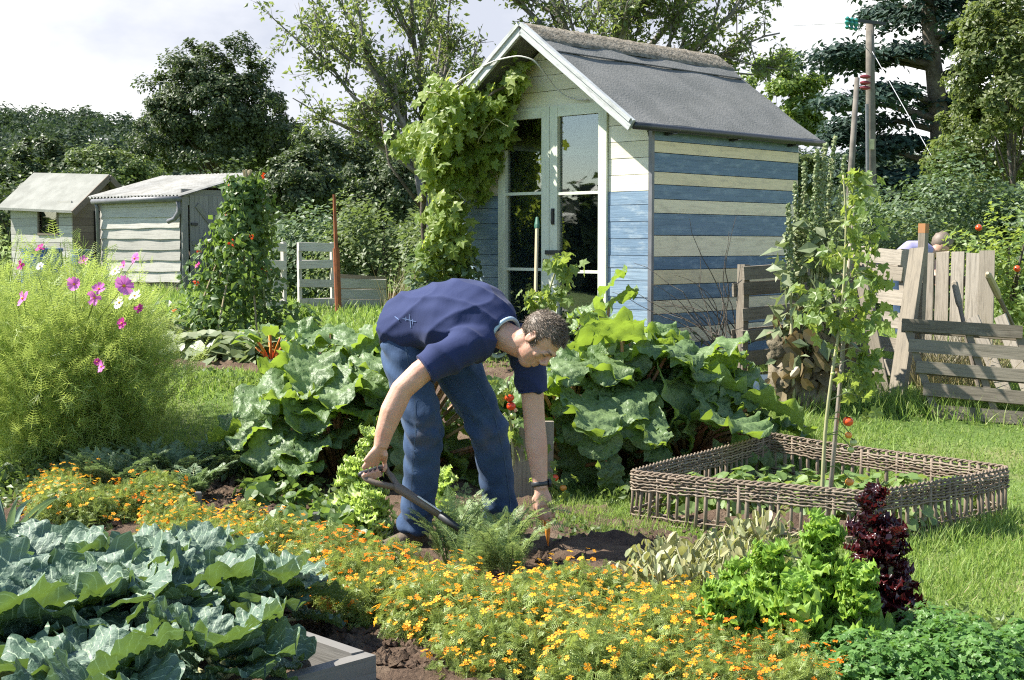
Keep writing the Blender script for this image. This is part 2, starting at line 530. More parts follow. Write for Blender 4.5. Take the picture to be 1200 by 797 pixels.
M['straw'] = leaf_mat('dry_grass', [(.30, .25, .13), (.40, .34, .19), (.26, .26, .10)], (.30, .25, .10), .3)
M['weed'] = leaf_mat('weed_leaf', [(.07, .11, .03), (.11, .16, .05), (.17, .21, .07)], (.22, .32, .06), .35)
M['withered'] = leaf_mat('withered_leaf', [(.22, .26, .11), (.30, .32, .15), (.38, .34, .15)], (.36, .36, .10), .35)
M['stem_green'] = plain('green_stem', (.16, .22, .06), .6, .3, (.22, .25, .09))
M['stem_pale'] = plain('pale_stem', (.38, .36, .20), .6, .3, (.30, .30, .14))
M['stem_rhubarb'] = plain('rhubarb_stalk', (.26, .20, .09), .5, .4, (.34, .13, .08), nscale=5)
M['stem_chard'] = plain('chard_stalk', (.65, .10, .03), .45, .4, (.60, .26, .03), nscale=12)
M['bark'] = plain('bark', (.075, .062, .048), .9, .1, (.13, .115, .095), nscale=9, bump=.8)
M['bark_pale'] = plain('branch_bark', (.13, .115, .10), .85, .15, (.22, .20, .18), nscale=14, bump=.6)
M['flower_gold'] = leaf_mat('gold_petal', [(.88, .22, .010), (.90, .36, .02), (.92, .47, .04), (.87, .29, .012)], (.85, .45, .02), .25, .6, .2)
M['flower_orange'] = leaf_mat('orange_petal', [(.85, .20, .01), (.90, .30, .015), (.75, .13, .01)], (.80, .25, .01), .25, .6, .2)
M['petal_pink'] = leaf_mat('pink_petal', [(.72, .16, .55), (.78, .26, .62)], (.75, .25, .60), .35, .6, .2)
M['petal_magenta'] = leaf_mat('magenta_petal', [(.50, .04, .26), (.58, .07, .32)], (.55, .06, .30), .3, .6, .2)
M['petal_white'] = leaf_mat('white_petal', [(.80, .80, .76), (.86, .84, .80)], (.7, .7, .6), .3, .6, .2)
M['petal_red'] = leaf_mat('red_petal', [(.75, .06, .02), (.80, .12, .03)], (.7, .08, .02), .3, .6, .2)
M['pollen'] = plain('pollen', (.75, .42, .03), .8, .1)
M['tomato_red'] = plain('ripe_tomato', (.72, .05, .015), .18, .6, (.75, .10, .02), nscale=5)
M['tomato_orange'] = plain('turning_tomato', (.78, .22, .03), .2, .6, (.75, .30, .05), nscale=5)
M['tomato_green'] = plain('green_tomato', (.38, .45, .12), .22, .6, (.44, .48, .16), nscale=5)

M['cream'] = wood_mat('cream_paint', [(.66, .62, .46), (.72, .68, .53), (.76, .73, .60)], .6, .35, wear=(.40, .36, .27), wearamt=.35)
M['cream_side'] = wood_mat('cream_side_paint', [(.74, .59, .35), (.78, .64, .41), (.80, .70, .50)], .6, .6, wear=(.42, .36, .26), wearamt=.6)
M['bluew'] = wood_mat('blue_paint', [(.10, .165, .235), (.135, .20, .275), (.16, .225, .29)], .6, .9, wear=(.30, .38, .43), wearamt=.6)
M['blue_lit'] = wood_mat('sunlit_blue_paint', [(.14, .215, .30), (.19, .27, .355), (.24, .325, .40)], .6, .9, wear=(.42, .48, .50), wearamt=.5)  # paler copy of the blue for the front; sunlight put into the colour
M['doorpaint'] = wood_mat('door_paint', [(.60, .63, .50), (.66, .68, .56)], .55, .4, wear=(.38, .38, .30), wearamt=.45)
M['weathered'] = wood_mat('weathered_board', [(.17, .145, .11), (.24, .205, .155), (.33, .285, .22)], .85, 1.0, wear=(.14, .125, .105), wearamt=.5)
M['palegrey'] = wood_mat('whitewashed_board', [(.36, .34, .30), (.46, .435, .385), (.56, .53, .475)], .8, .8, wear=(.32, .30, .27), wearamt=.5)
M['oldbrown'] = wood_mat('old_brown_board', [(.115, .095, .07), (.165, .14, .105), (.22, .19, .145)], .85, 1.0, wear=(.30, .265, .21), wearamt=.4)
M['sunned'] = wood_mat('sunned_board', [(.27, .235, .18), (.34, .295, .235), (.42, .37, .30)], .85, 1.0, wear=(.17, .145, .11), wearamt=.5)
M['greydoor'] = wood_mat('grey_door_board', [(.22, .21, .19), (.28, .265, .24)], .85, .9, wear=(.15, .14, .13), wearamt=.4)
M['brownwood'] = wood_mat('brown_board', [(.15, .12, .095), (.20, .165, .13)], .85, .8)
M['cane'] = wood_mat('bamboo', [(.36, .29, .17), (.44, .37, .24)], .6, .4)
M['stake_orange'] = plain('orange_stake_top', (.42, .20, .08), .85, .1, (.36, .19, .10))
M['barge'] = wood_mat('barge_paint', [(.42, .43, .42), (.50, .51, .50)], .7, .8, wear=(.24, .24, .23), wearamt=.7)
M['felt'] = plain('roof_felt', (.135, .135, .125), .85, .25, (.175, .172, .16), nscale=3.5, bump=.35, bscale=60)
M['felt_pale'] = plain('pale_roof_felt', (.20, .20, .175), .9, .2, (.26, .26, .23), nscale=3, bump=.3, bscale=40)
M['ridge'] = plain('mossy_ridge_felt', (.12, .105, .08), .95, .1, (.23, .205, .165), nscale=16, bump=1.0, bscale=40)
M['tin'] = plain('corrugated_sheet', (.36, .35, .32), .8, .3, (.27, .26, .23), nscale=5)
M['black'] = plain('black_plastic', (.035, .037, .04), .4, .5)
M['gutter'] = plain('grey_gutter', (.16, .16, .17), .45, .5)
M['dark'] = plain('interior_shade', (.02, .019, .017), .9, .1)  # near-black, the shade indoors put into the colour
M['iron'] = plain('dark_iron', (.06, .06, .06), .5, .5, metal=.6)
M['rust'] = plain('rusty_sheet', (.30, .10, .045), .85, .2, (.20, .075, .04), nscale=10)
M['rope'] = plain('white_cable', (.62, .60, .54), .6, .3)
M['pole'] = plain('utility_pole_wood', (.13, .115, .10), .9, .1, (.19, .17, .145), nscale=4)
M['insul'] = plain('green_insulator', (.03, .22, .19), .3, .6)
M['redins'] = plain('red_insulator', (.22, .03, .04), .45, .4)
M['wire'] = plain('overhead_wire', (.35, .35, .36), .6, .3)
M['bluep'] = plain('blue_plastic', (.03, .085, .26), .4, .5, (.04, .10, .30))
M['teal'] = plain('grey_blue_plastic', (.10, .16, .19), .45, .5)
M['blueboard'] = plain('blue_sheet', (.22, .32, .45), .6, .4, (.28, .38, .50))
M['willow'] = wood_mat('willow_rod', [(.155, .115, .08), (.22, .17, .125), (.30, .245, .185)], .75, .6)
M['bedwood'] = wood_mat('bed_board', [(.15, .145, .13), (.20, .19, .175)], .8, .8, wear=(.16, .15, .14), wearamt=.6)
M['stone'] = plain('compost_lump', (.24, .20, .14), .95, .1, (.14, .12, .08), nscale=9, bump=1.0)


def glass_mat():
    m, nt, out = new_mat('window_glass')
    fr = N(nt, 'ShaderNodeFresnel'); gg = N(nt, 'ShaderNodeNewGeometry'); mr = N(nt, 'ShaderNodeMapRange'); nt.links.new(gg.outputs['Backfacing'], mr.inputs[0]); mr.inputs[3].default_value = 2.1; mr.inputs[4].default_value = 1 / 2.1; nt.links.new(mr.outputs[0], fr.inputs[0])
    tr = N(nt, 'ShaderNodeBsdfTransparent'); tr.inputs[0].default_value = (.82, .86, .84, 1)
    gl = N(nt, 'ShaderNodeBsdfGlossy'); gl.inputs['Roughness'].default_value = .015
    tc = N(nt, 'ShaderNodeTexCoord'); nz = N(nt, 'ShaderNodeTexNoise', i_Scale=1.6, i_Detail=1.0); nt.links.new(tc.outputs['Object'], nz.inputs[0])
    bp = N(nt, 'ShaderNodeBump', i_Strength=.10, i_Distance=.02); nt.links.new(nz.outputs[0], bp.inputs['Height']); nt.links.new(bp.outputs[0], gl.inputs['Normal'])
    mx = N(nt, 'ShaderNodeMixShader'); nt.links.new(fr.outputs[0], mx.inputs[0]); nt.links.new(tr.outputs[0], mx.inputs[1]); nt.links.new(gl.outputs[0], mx.inputs[2])
    nt.links.new(mx.outputs[0], out.inputs['Surface'])
    return m


M['glass'] = glass_mat()


def ground_mat(name, cols, scale, bump, detail_scale):
    m, nt, out = new_mat(name)
    p = N(nt, 'ShaderNodeBsdfPrincipled', i_Roughness=.95); p.inputs['Specular IOR Level'].default_value = .15
    tc = N(nt, 'ShaderNodeTexCoord')
    a = N(nt, 'ShaderNodeTexNoise', i_Scale=scale, i_Detail=8.0, i_Roughness=.65); nt.links.new(tc.outputs['Object'], a.inputs[0])
    b = N(nt, 'ShaderNodeTexNoise', i_Scale=detail_scale, i_Detail=6.0, i_Roughness=.7); nt.links.new(tc.outputs['Object'], b.inputs[0])
    c = ramp(nt, a.outputs[0], cols, [.35, .5, .65])
    c = mixc(nt, c, tuple(x * .4 for x in cols[0]), math_(nt, 'MULTIPLY', ramp_f(nt, b.outputs[0], .5, .7), .6))
    nt.links.new(c, p.inputs['Base Color'])
    bp = N(nt, 'ShaderNodeBump', i_Strength=bump, i_Distance=.03); nt.links.new(b.outputs[0], bp.inputs['Height']); nt.links.new(bp.outputs[0], p.inputs['Normal'])
    nt.links.new(p.outputs[0], out.inputs['Surface'])
    return m


M['turf'] = ground_mat('turf', [(.08, .13, .03), (.12, .18, .045), (.19, .20, .08)], 1.3, .6, 30)
M['soil'] = ground_mat('soil', [(.095, .062, .043), (.14, .095, .066), (.20, .145, .10)], 4.0, 1.0, 45)
M['hill'] = ground_mat('hill_pasture', [(.12, .19, .05), (.16, .23, .06), (.20, .25, .08)], .02, .1, .2)

# ------------------------------------------------------------------ camera, light, sky
cam_d = bpy.data.cameras.new('camera'); cam = bpy.data.objects.new('camera', cam_d); COL.objects.link(cam)
cam.location = (0, 0, CAMZ); cam.rotation_euler = (PI / 2 - TH, 0, 0)
cam_d.sensor_width = 36; cam_d.lens = 36 * F / 1200; cam_d.clip_end = 6000; cam_d.clip_start = .05
SC.camera = cam

SUN_AZ = math.atan2(.10, -.97)          # direction towards the sun, in the ground plane
SUN_EL = math.radians(50)
sd = V3(math.cos(SUN_AZ) * math.cos(SUN_EL), math.sin(SUN_AZ) * math.cos(SUN_EL), math.sin(SUN_EL))
ld = bpy.data.lights.new('sun', 'SUN'); lo = bpy.data.objects.new('sun', ld); COL.objects.link(lo)
ld.energy = 5.0; ld.angle = math.radians(.55); ld.color = (1, .955, .87)
from mathutils import Vector
lo.rotation_euler = Vector(tuple(sd)).to_track_quat('Z', 'Y').to_euler()
lo.location = (-20, 10, 30)

w = bpy.data.worlds.new('World'); SC.world = w; w.use_nodes = True
nt = w.node_tree
for n in list(nt.nodes): nt.nodes.remove(n)
wo = nt.nodes.new('ShaderNodeOutputWorld'); bg = nt.nodes.new('ShaderNodeBackground')
sky = nt.nodes.new('ShaderNodeTexSky'); sky.sky_type = 'NISHITA'; sky.sun_disc = False
sky.sun_elevation = SUN_EL; sky.sun_rotation = PI / 2 - SUN_AZ
sky.air_density = 1.0; sky.dust_density = .15; sky.ozone_density = 1.2
tc = nt.nodes.new('ShaderNodeTexCoord')
mp = nt.nodes.new('ShaderNodeMapping'); mp.inputs['Scale'].default_value = (1, 1, 1.9); mp.inputs['Location'].default_value = (3.1, .4, .22)
nt.links.new(tc.outputs['Generated'], mp.inputs[0])
n1 = N(nt, 'ShaderNodeTexNoise', i_Scale=2.1, i_Detail=9.0, i_Roughness=.56, i_Distortion=.25); nt.links.new(mp.outputs[0], n1.inputs[0])
# broken cloud: thick towards the horizon in front, open blue overhead and behind
sp = nt.nodes.new('ShaderNodeSeparateXYZ'); nt.links.new(tc.outputs['Generated'], sp.inputs[0])
bias = math_(nt, 'ADD', math_(nt, 'MULTIPLY', sp.outputs[1], .22), .03)
bias = math_(nt, 'SUBTRACT', bias, math_(nt, 'MULTIPLY', math_(nt, 'MAXIMUM', sp.outputs[2], 0.0), .22))
cov = ramp_f(nt, math_(nt, 'ADD', n1.outputs[0], bias), .475, .56)
n2 = N(nt, 'ShaderNodeTexNoise', i_Scale=3.4, i_Detail=7.0, i_Roughness=.55); nt.links.new(mp.outputs[0], n2.inputs[0])
ccol = ramp(nt, n2.outputs[0], [(.62, .66, .76), (.84, .86, .92), (1.2, 1.2, 1.18)], [.34, .46, .56])
cs = nt.nodes.new('ShaderNodeVectorMath'); cs.operation = 'SCALE'; cs.inputs['Scale'].default_value = 4.7
nt.links.new(ccol, cs.inputs[0])
sk = mixc(nt, sky.outputs[0], cs.outputs[0], cov)
nt.links.new(sk, bg.inputs[0]); bg.inputs[1].default_value = .10
nt.links.new(bg.outputs[0], wo.inputs[0])

SC.view_settings.view_transform = 'Standard'; SC.view_settings.look = 'None'
SC.view_settings.exposure = 1.36; SC.view_settings.gamma = 1
SC.cycles.max_bounces = 6; SC.cycles.diffuse_bounces = 3; SC.cycles.glossy_bounces = 3; SC.cycles.transmission_bounces = 4
SC.cycles.transparent_max_bounces = 6; SC.cycles.caustics_reflective = False; SC.cycles.caustics_refractive = False
SC.cycles.sample_clamp_indirect = 3.0; SC.cycles.use_denoising = False; SC.cycles.filter_width = 1.15

# ------------------------------------------------------------------ ground and hill
xs = np.concatenate([np.linspace(-1500, -14, 24), np.linspace(-13, 13, 105), np.linspace(14, 1500, 24)])
ys = np.concatenate([np.linspace(-1500, -80, 6), np.linspace(-60, 2, 8), np.linspace(2.4, 30, 110), np.linspace(33, 2500, 40)])
X, Y = np.meshgrid(xs, ys)
mb = MB(); mb.grid(np.stack([X, Y, g(X, Y)], -1))
tag(mb.build('ground', M['turf'], smooth=True), kind='structure')

AX = unit(V3(-.77, .64, 0)); AN = unit(V3(.64, .77, 0))     # the way the beds run


def bed(name, poly, z0=.012, amp=.03, seed=0):
    """bumpy soil sheet over an outline given as (x, y) points"""
    poly = np.array(poly, float)
    x0, y0 = poly.min(0); x1, y1 = poly.max(0)
    st = .045
    gx, gy = np.meshgrid(np.arange(x0, x1 + st, st), np.arange(y0, y1 + st, st))
    # inside test and distance to the edge
    ins = np.zeros(gx.shape, bool); dist = np.full(gx.shape, 9.0)
    for i in range(len(poly)):
        a = poly[i]; b = poly[(i + 1) % len(poly)]
        c = (a[1] > gy) != (b[1] > gy)
        with np.errstate(divide='ignore', invalid='ignore'):
            c &= gx < (b[0] - a[0]) * (gy - a[1]) / (b[1] - a[1] + 1e-12) + a[0]
        ins ^= c
        ab = b - a; t = np.clip(((gx - a[0]) * ab[0] + (gy - a[1]) * ab[1]) / (ab @ ab), 0, 1)
        dist = np.minimum(dist, np.hypot(gx - a[0] - t * ab[0], gy - a[1] - t * ab[1]))
    sdist = np.where(ins, dist, -dist) + .05 * np.sin(gx * 9 + gy * 4) + .04 * np.sin(gy * 13 - gx * 5)
    h = z0 + amp * sstep(0, .12, sdist) + R.normal(0, .009, gx.shape) + .012 * np.sin(gx * 17) * np.sin(gy * 15 + gx * 4)
    z = g(gx, gy) + np.where(sdist > 0, np.maximum(h, .006), -.05)
    mb = MB(); mb.grid(np.stack([gx, gy, z], -1))
    return tag(mb.build(name, M['soil'], smooth=True), kind='structure')


def P2(px, py):
    return gnd(px, py)[:2]


bed('flower_bed_soil', [P2(-80, 640), P2(20, 545), P2(330, 545), P2(520, 560), P2(700, 600), P2(820, 640), P2(900, 690), P2(960, 760), P2(860, 900), P2(300, 900), P2(-120, 760)])
bed('dug_soil', [P2(630, 668), P2(700, 628), P2(770, 640), P2(790, 668), P2(740, 700), P2(660, 700)], .03, .05)
bed('plot_soil', [P2(170, 405), P2(360, 395), P2(470, 420), P2(900, 450), P2(900, 520), P2(640, 560), P2(330, 545), P2(300, 470), P2(340, 440), P2(180, 430)])
bed('basket_soil', [(.66, 6.83), (1.52, 7.93), (2.45, 6.93), (1.6, 6.24)], .02, .03)

# soil clods
mb = MB()
ico = np.array([[0, 0, 1], [.9, 0, .2], [.28, .85, .15], [-.72, .52, .25], [-.72, -.52, .15], [.28, -.85, .2], [0, 0, -.6]]), np.array([[0, 1, 2], [0, 2, 3], [0, 3, 4], [0, 4, 5], [0, 5, 1], [6, 2, 1], [6, 3, 2], [6, 4, 3], [6, 5, 4], [6, 1, 5]])
for (px, py, rx, ry, n) in [(705, 665, 75, 26, 900), (270, 592, 90, 24, 700), (500, 770, 90, 30, 500), (380, 740, 50, 30, 300), (440, 700, 60, 20, 150), (80, 620, 60, 15, 150), (800, 660, 60, 30, 200), (335, 760, 40, 25, 120)]:
    q = unit(R.normal(0, 1, (n, 2))) * np.sqrt(R.random((n, 1)))
    pts = np.array([gnd(px + a * rx, py + b * ry) for a, b in q]); pts[:, 2] += .045
    mb.scatter(ico, pts, rdir(n, -.3, .3), np.broadcast_to([0, 0, 1.0], (n, 3)) + R.normal(0, .3, (n, 3)), np.abs(R.normal(0, .011, n)) + .006)
tag(mb.build('soil_clods', M['soil']), kind='stuff')

# hill
hx = np.linspace(-420, 420, 90); hy = np.linspace(120, 520, 50)
X, Y = np.meshgrid(hx, hy)
top = np.interp(X / 420 * 1600 * 1 + 600, [-600, 0, 100, 180, 300, 420, 560, 900, 1300, 2200], [32, 32, 32, 30, 27, 25, 23, 20, 18, 16])
Z = .9 + top * sstep(130, 430, Y) + 1.2 * np.sin(X * .05) * sstep(150, 400, Y)
mb = MB(); mb.grid(np.stack([X, Y, Z], -1))
tag(mb.build('hill', M['hill'], smooth=True), kind='structure')


def hillz(x, y):
    top = np.interp(x / 420 * 1600 + 600, [-600, 0, 100, 180, 300, 420, 560, 900, 1300, 2200], [32, 32, 32, 30, 27, 25, 23, 20, 18, 16])
    return .9 + top * sstep(130, 430, y) + 1.2 * np.sin(x * .05) * sstep(150, 400, y)


mb = MB()
cnt = 0
while cnt < 620:
    y = R.uniform(150, 440); x = R.uniform(-.42, .36) * y
    px = x / y * 1600 + 600
    if 380 < y < 400 and px < 25: continue
    if px > 560 and R.random() < .5: continue
    cnt += 1
    h = R.uniform(6, 10); c = V3(x, y, hillz(x, y) + h * .5)
    con = y > 405 and px < 150
    if con:
        n = 90; q = R.random(n); a = R.uniform(0, 6.28, n); hh = R.uniform(7, 12)
        pos = np.stack([x + np.cos(a) * (1 - q) * 1.8, y + np.sin(a) * (1 - q) * 1.8, hillz(x, y) + q * hh], 1)
        leaves(mb, LEAF2, pos, 1.2, None, .5, .8, .4)
    else:
        pos, od, _ = clumps(c, (h * .55, h * .55, h * .5), 16, h * .2, 15, zlo=-.4)
        leaves(mb, LEAF2, pos, 1.1, od, .5, .7)
tag(mb.build('hillside_woods', M['foliage_hill']), kind='stuff')

# ------------------------------------------------------------------ big shed
rr = V3(.70, .714, 0); fl = V3(-.714, .70, 0); C0 = V3(1.07, 10.5, 0)


def S(t, u, z):
    return C0 + fl * t + rr * u + V3(0, 0, z)


GZ = .40
shed = thing('garden_shed', 'big shed with blue and cream striped side and glazed double doors', 'shed', S(1.05, 1.0, GZ))
zy = lambda y: at(764, y, 10.5)[2]
ax_s = np.array([rr, -fl, [0, 0, 1.0]])
blue = MB(); cream = MB()
bnd = [148, 164.4, 178.6, 201, 216, 233, 249.7, 275.8, 301, 316.4, 334, 352.5, 368.7, 386, 405, 422, 442]
for i in range(len(bnd) - 1):
    z1, z0 = zy(bnd[i]), zy(bnd[i + 1])
    tgt = blue if i % 2 == 0 else cream
    tgt.box(S(-.006 + R.uniform(-.003, .003), 1.0, (z0 + z1) / 2), (2.0, .022, z1 - z0 - .005), ax_s)
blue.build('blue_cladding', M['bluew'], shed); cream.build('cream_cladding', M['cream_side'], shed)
RID, RT = 3.14, 1.05
roofz = lambda t: RID - .73 * abs(t - RT)


def prism(mb, poly, u0, u1):
    """poly of (t, z) extruded from u0 to u1"""
    k = len(poly)
    v = [S(t, u0, z) for t, z in poly] + [S(t, u1, z) for t, z in poly]
    f = [list(range(k)), [k + i for i in range(k)][::-1]] + [[i, i + k, (i + 1) % k + k, (i + 1) % k] for i in range(k)]
    o = R.uniform(0, 40)
    mb.add(v, f, [(t + o, z) for t, z in poly] * 2)


D0, D1 = .42, 1.62
dtop = at(650, 121.5, 10.96)[2]
split = zy(223.5)
fb = [MB(), MB()]; fc = MB()
zz = GZ + .02
ws = []
while zz < split - .03:
    ws.append(zz); zz += R.uniform(.095, .135)
ws.append(split)
for side in ((.012, D0 - .004), (D1 + .004, 2.1)):
    for a, b in zip(ws[:-1], ws[1:]):
        prism(fb[side[0] > 1], [(side[0], a + .002), (side[1], a + .002), (side[1], b - .002), (side[0], b - .002)], -.022 + R.uniform(-.003, .003), 0)
z = split
while z < RID - .1:
    b = min(z + .128, RID - .06)
    if z < dtop < b + .05: b = dtop
    for side in (((.012, D0 - .004), (D1 + .004, 2.088)) if z < dtop - .01 else ((.012, 2.088),)):
        def tl(t, zq):  # clip to under the roof
            half = (RID - .085 - zq) / .73
            return min(max(t, RT - half), RT + half)
        p = [(tl(side[0], z), z + .002), (tl(side[1], z), z + .002), (tl(side[1], b), b - .002), (tl(side[0], b), b - .002)]
        if abs(p[0][0] - p[1][0]) > .02:
            prism(fc, p, -.022 + R.uniform(-.003, .003), 0)
    z = b
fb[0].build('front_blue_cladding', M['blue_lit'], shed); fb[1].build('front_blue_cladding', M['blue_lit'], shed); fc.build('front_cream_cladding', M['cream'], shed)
mb = MB()   # corner post, far walls, floor
mb.box(S(-.004, -.012, (GZ + zy(150)) / 2), (.03, .035, zy(150) - GZ), ax_s)
mb.build('corner_post', M['gutter'], shed)
mb = MB()
prism(mb, [(0, GZ), (2.1, GZ), (2.1, roofz(2.1) - .08), (RT, RID - .08), (0, roofz(0) - .08)], 2.0, 2.02)
mb.box(S(2.1, 1.0, 1.33), (2.0, .03, 1.84), ax_s)
mb.build('rear_wall', M['bluew'], shed)
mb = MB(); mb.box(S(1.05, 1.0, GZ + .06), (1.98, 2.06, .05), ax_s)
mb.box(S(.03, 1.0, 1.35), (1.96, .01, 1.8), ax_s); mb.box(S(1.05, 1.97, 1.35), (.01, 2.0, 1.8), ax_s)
mb.build('shade_lining', M['dark'], shed)  # floor and backing coloured near-black for the shade inside the closed shed
# roof
for nm, (ta, tb) in (('roof', (-.09, RT)), ('roof', (2.19, RT))):
    mb = MB(); nu_, nt_ = 30, 14
    us = np.linspace(-.34, 2.24, nu_); ts = np.linspace(ta, tb, nt_)
    def lay(dz):
        G = np.zeros((nt_, nu_, 3))
        for i, t in enumerate(ts):
            for j, u in enumerate(us):
                G[i, j] = S(t, u, roofz(t) + dz + .006 * math.sin(u * 7 + t * 5) + .004 * math.sin(u * 3.1 - t * 13))
        return G
    a, b = lay(.0), lay(-.05)
    mb.grid(a); mb.grid(b[::-1])
    for e in (lambda q: q[0], lambda q: q[-1], lambda q: q[:, 0], lambda q: q[:, -1]):
        mb.grid(np.stack([e(a), e(b)]))
    rf = mb.build(nm, M['felt'], shed, smooth=True)
    if ta < 0:
        mb = MB()
        tseam = .72
        mb.bar(S(tseam, -.34, roofz(tseam) + .010), S(tseam, 2.2, roofz(tseam) + .010), .02, .008)
        mb.build('felt_seam', M['black'], rf)
mb = MB()  # ridge capping, rough and mossy
us = np.linspace(-.36, 2.27, 70); ts = np.array([-.20, -.185, -.12, -.06, 0, .06, .12, .185, .20])
G = np.zeros((len(ts), len(us), 3))
for i, dt in enumerate(ts):
    for j, u in enumerate(us):
        zo = .022 if abs(dt) < .19 else .0
        G[i, j] = S(RT + dt * (1 + .05 * math.sin(u * 9)), u, roofz(RT + dt) + zo + (R.normal(0, .0025) if zo else 0))
mb.grid(G); mb.build('ridge_cap', M['ridge'], shed, smooth=True)
for ta in (-.09, 2.19):
    mb = MB()
    mb.bar(S(ta, -.355, roofz(ta) - .025), S(RT + (.012 if ta > 1 else -.012), -.355, RID - .03), .028, .09, up=(0, 0, 1))
    mb.bar(S(ta, -.372, roofz(ta) + .012), S(RT + (.012 if ta > 1 else -.012), -.372, RID + .006), .022, .03, up=(0, 0, 1))
    mb.build('bargeboard', M['barge'], shed)
mb = MB()
a = S(-.10, -.34, roofz(-.09) - .025); b = S(-.10, 2.26, roofz(-.09) - .025)
mb.tube([a + (b - a) * k for k in np.linspace(0, 1, 14)], .029, 10)
gu = mb.build('eave_roll', M['black'], shed, smooth=True)
for k in (.15, 1.0, 1.85):
    mb = MB(); mb.bar(S(-.02, k, roofz(-.09) - .06), S(-.105, k, roofz(-.09) - .05), .05, .02); mb.build('bracket', M['black'], shed)
# doors
ax_f = np.array([-fl, rr, [0, 0, 1.0]])
zm1, zm2 = at(680, 226, 10.95)[2], at(680, 318.5, 10.95)[2]
zg1, zg0 = at(680, 134, 10.95)[2], .62


def door(t0, t1, rails):
    p = MB(); st = .085
    p.box(S(t0 + st / 2, -.02, (GZ + .1 + dtop) / 2), (st, .05, dtop - GZ - .1), ax_f)
    p.box(S(t1 - st / 2, -.02, (GZ + .1 + dtop) / 2), (st, .05, dtop - GZ - .1), ax_f)
    w = t1 - t0 - 2 * st; c = (t0 + t1) / 2
    p.box(S(c, -.018, (zg1 + dtop) / 2), (w, .044, dtop - zg1), ax_f)
    p.box(S(c, -.018, (GZ + .1 + zg0) / 2), (w, .044, zg0 - GZ - .1), ax_f)
    for z in rails:
        p.box(S(c, -.022, z), (w - .002, .036, .024), ax_f)
    o = p.build('door', M['doorpaint'], shed)
    zs = [zg0] + sorted(rails) + [zg1]
    for a, b in zip(zs[:-1], zs[1:]):
        q = MB(); q.box(S(c, -.012, (a + b) / 2), (w + .01, .004, b - a - .002), ax_f)
        q.build('pane', M['glass'], o)
    return o


mid = (D0 + D1) / 2 + .01
d1 = door(D0, mid - .003, [zm1, zm2]); d2 = door(mid + .003, D1, [zm1 + .01, zm2 + .012])
mb = MB(); mb.box(S(mid - .05, -.055, at(645, 296, 10.9)[2]), (.16, .02, .035), ax_f); mb.build('latch', M['black'], d1)
mb = MB(); mb.tube([S(mid - .045, -.06, zz) for zz in np.linspace(at(648, 262, 10.9)[2], at(648, 244, 10.9)[2], 6)], [.008, .012, .010, .010, .012, .008], 8)
mb.box(S(mid - .045, -.048, at(648, 253, 10.9)[2]), (.03, .012, .13), ax_f); mb.build('handle', M['iron'], d1)
mb = MB(); mb.box(S(mid + .035, -.05, at(636, 306, 10.9)[2]), (.05, .012, .03), ax_f); mb.build('hasp', M['rust'], d2)
mb = MB(); mb.box(S(1.05, -.05, GZ + .07), (1.3, .1, .06), ax_f); mb.build('door_sill', M['weathered'], shed)

# cable hanging across the gable
pts = [S(1.9, -.33, 2.72), S(1.65, -.36, 2.80), S(1.35, -.39, 2.88), S(1.05, -.39, 2.90), S(.93, -.33, 2.86), S(.90, -.24, 2.76), S(.89, -.14, 2.66), S(.82, -.09, 2.585), S(.72, -.06, 2.55), S(.6, -.055, 2.54)]
pts = np.array(pts)
tt = np.linspace(0, len(pts) - 1, 40); cab = np.stack([np.interp(tt, range(len(pts)), pts[:, k]) for k in range(3)], 1)
for _ in range(2): cab[1:-1] = (cab[:-2] + cab[1:-1] * 2 + cab[2:]) / 4
mb = MB(); mb.tube(cab, .0065, 6)
tag(mb.build('cable', M['rope'], smooth=True), 'white cable looped under the gable of the striped shed', 'cable')

# hoe leaning on the doors
b0 = gnd(622, 520); b0 = V3(.16, 10.0, GZ - .05); b1 = at(629.5, 255, 10.75)
hoe = thing('garden_hoe', 'long handled hoe with green cap leaning on the glazed doors', 'hoe', b0)
mb = MB(); mb.tube([b0 + (b1 - b0) * k for k in np.linspace(.04, .94, 6)], .014, 8); mb.build('handle', M['cane'], hoe)
mb = MB(); mb.tube([b0 + (b1 - b0) * k for k in (.93, .95, 1.0)], [.018, .022, .012], 8); mb.build('cap', plain('green_cap', (.03, .13, .08), .5), hoe)
mb = MB(); mb.box(b0 + V3(-.03, 0, .04), (.15, .05, .02)); mb.build('blade', M['iron'], hoe)

# ------------------------------------------------------------------ distant sheds
def rot_ax(d):
    d = unit(V3(*d, 0)); return d, V3(d[1], -d[0], 0)   # along, outward (to the right of travel reversed)


def shed_frame(corner, left, back):
    c = np.asarray(corner, float); l = unit(V3(*left, 0)); b = unit(V3(*back, 0))
    return lambda t, u, z: V3(c[0], c[1], 0) + l * t + b * u + V3(0, 0, z)


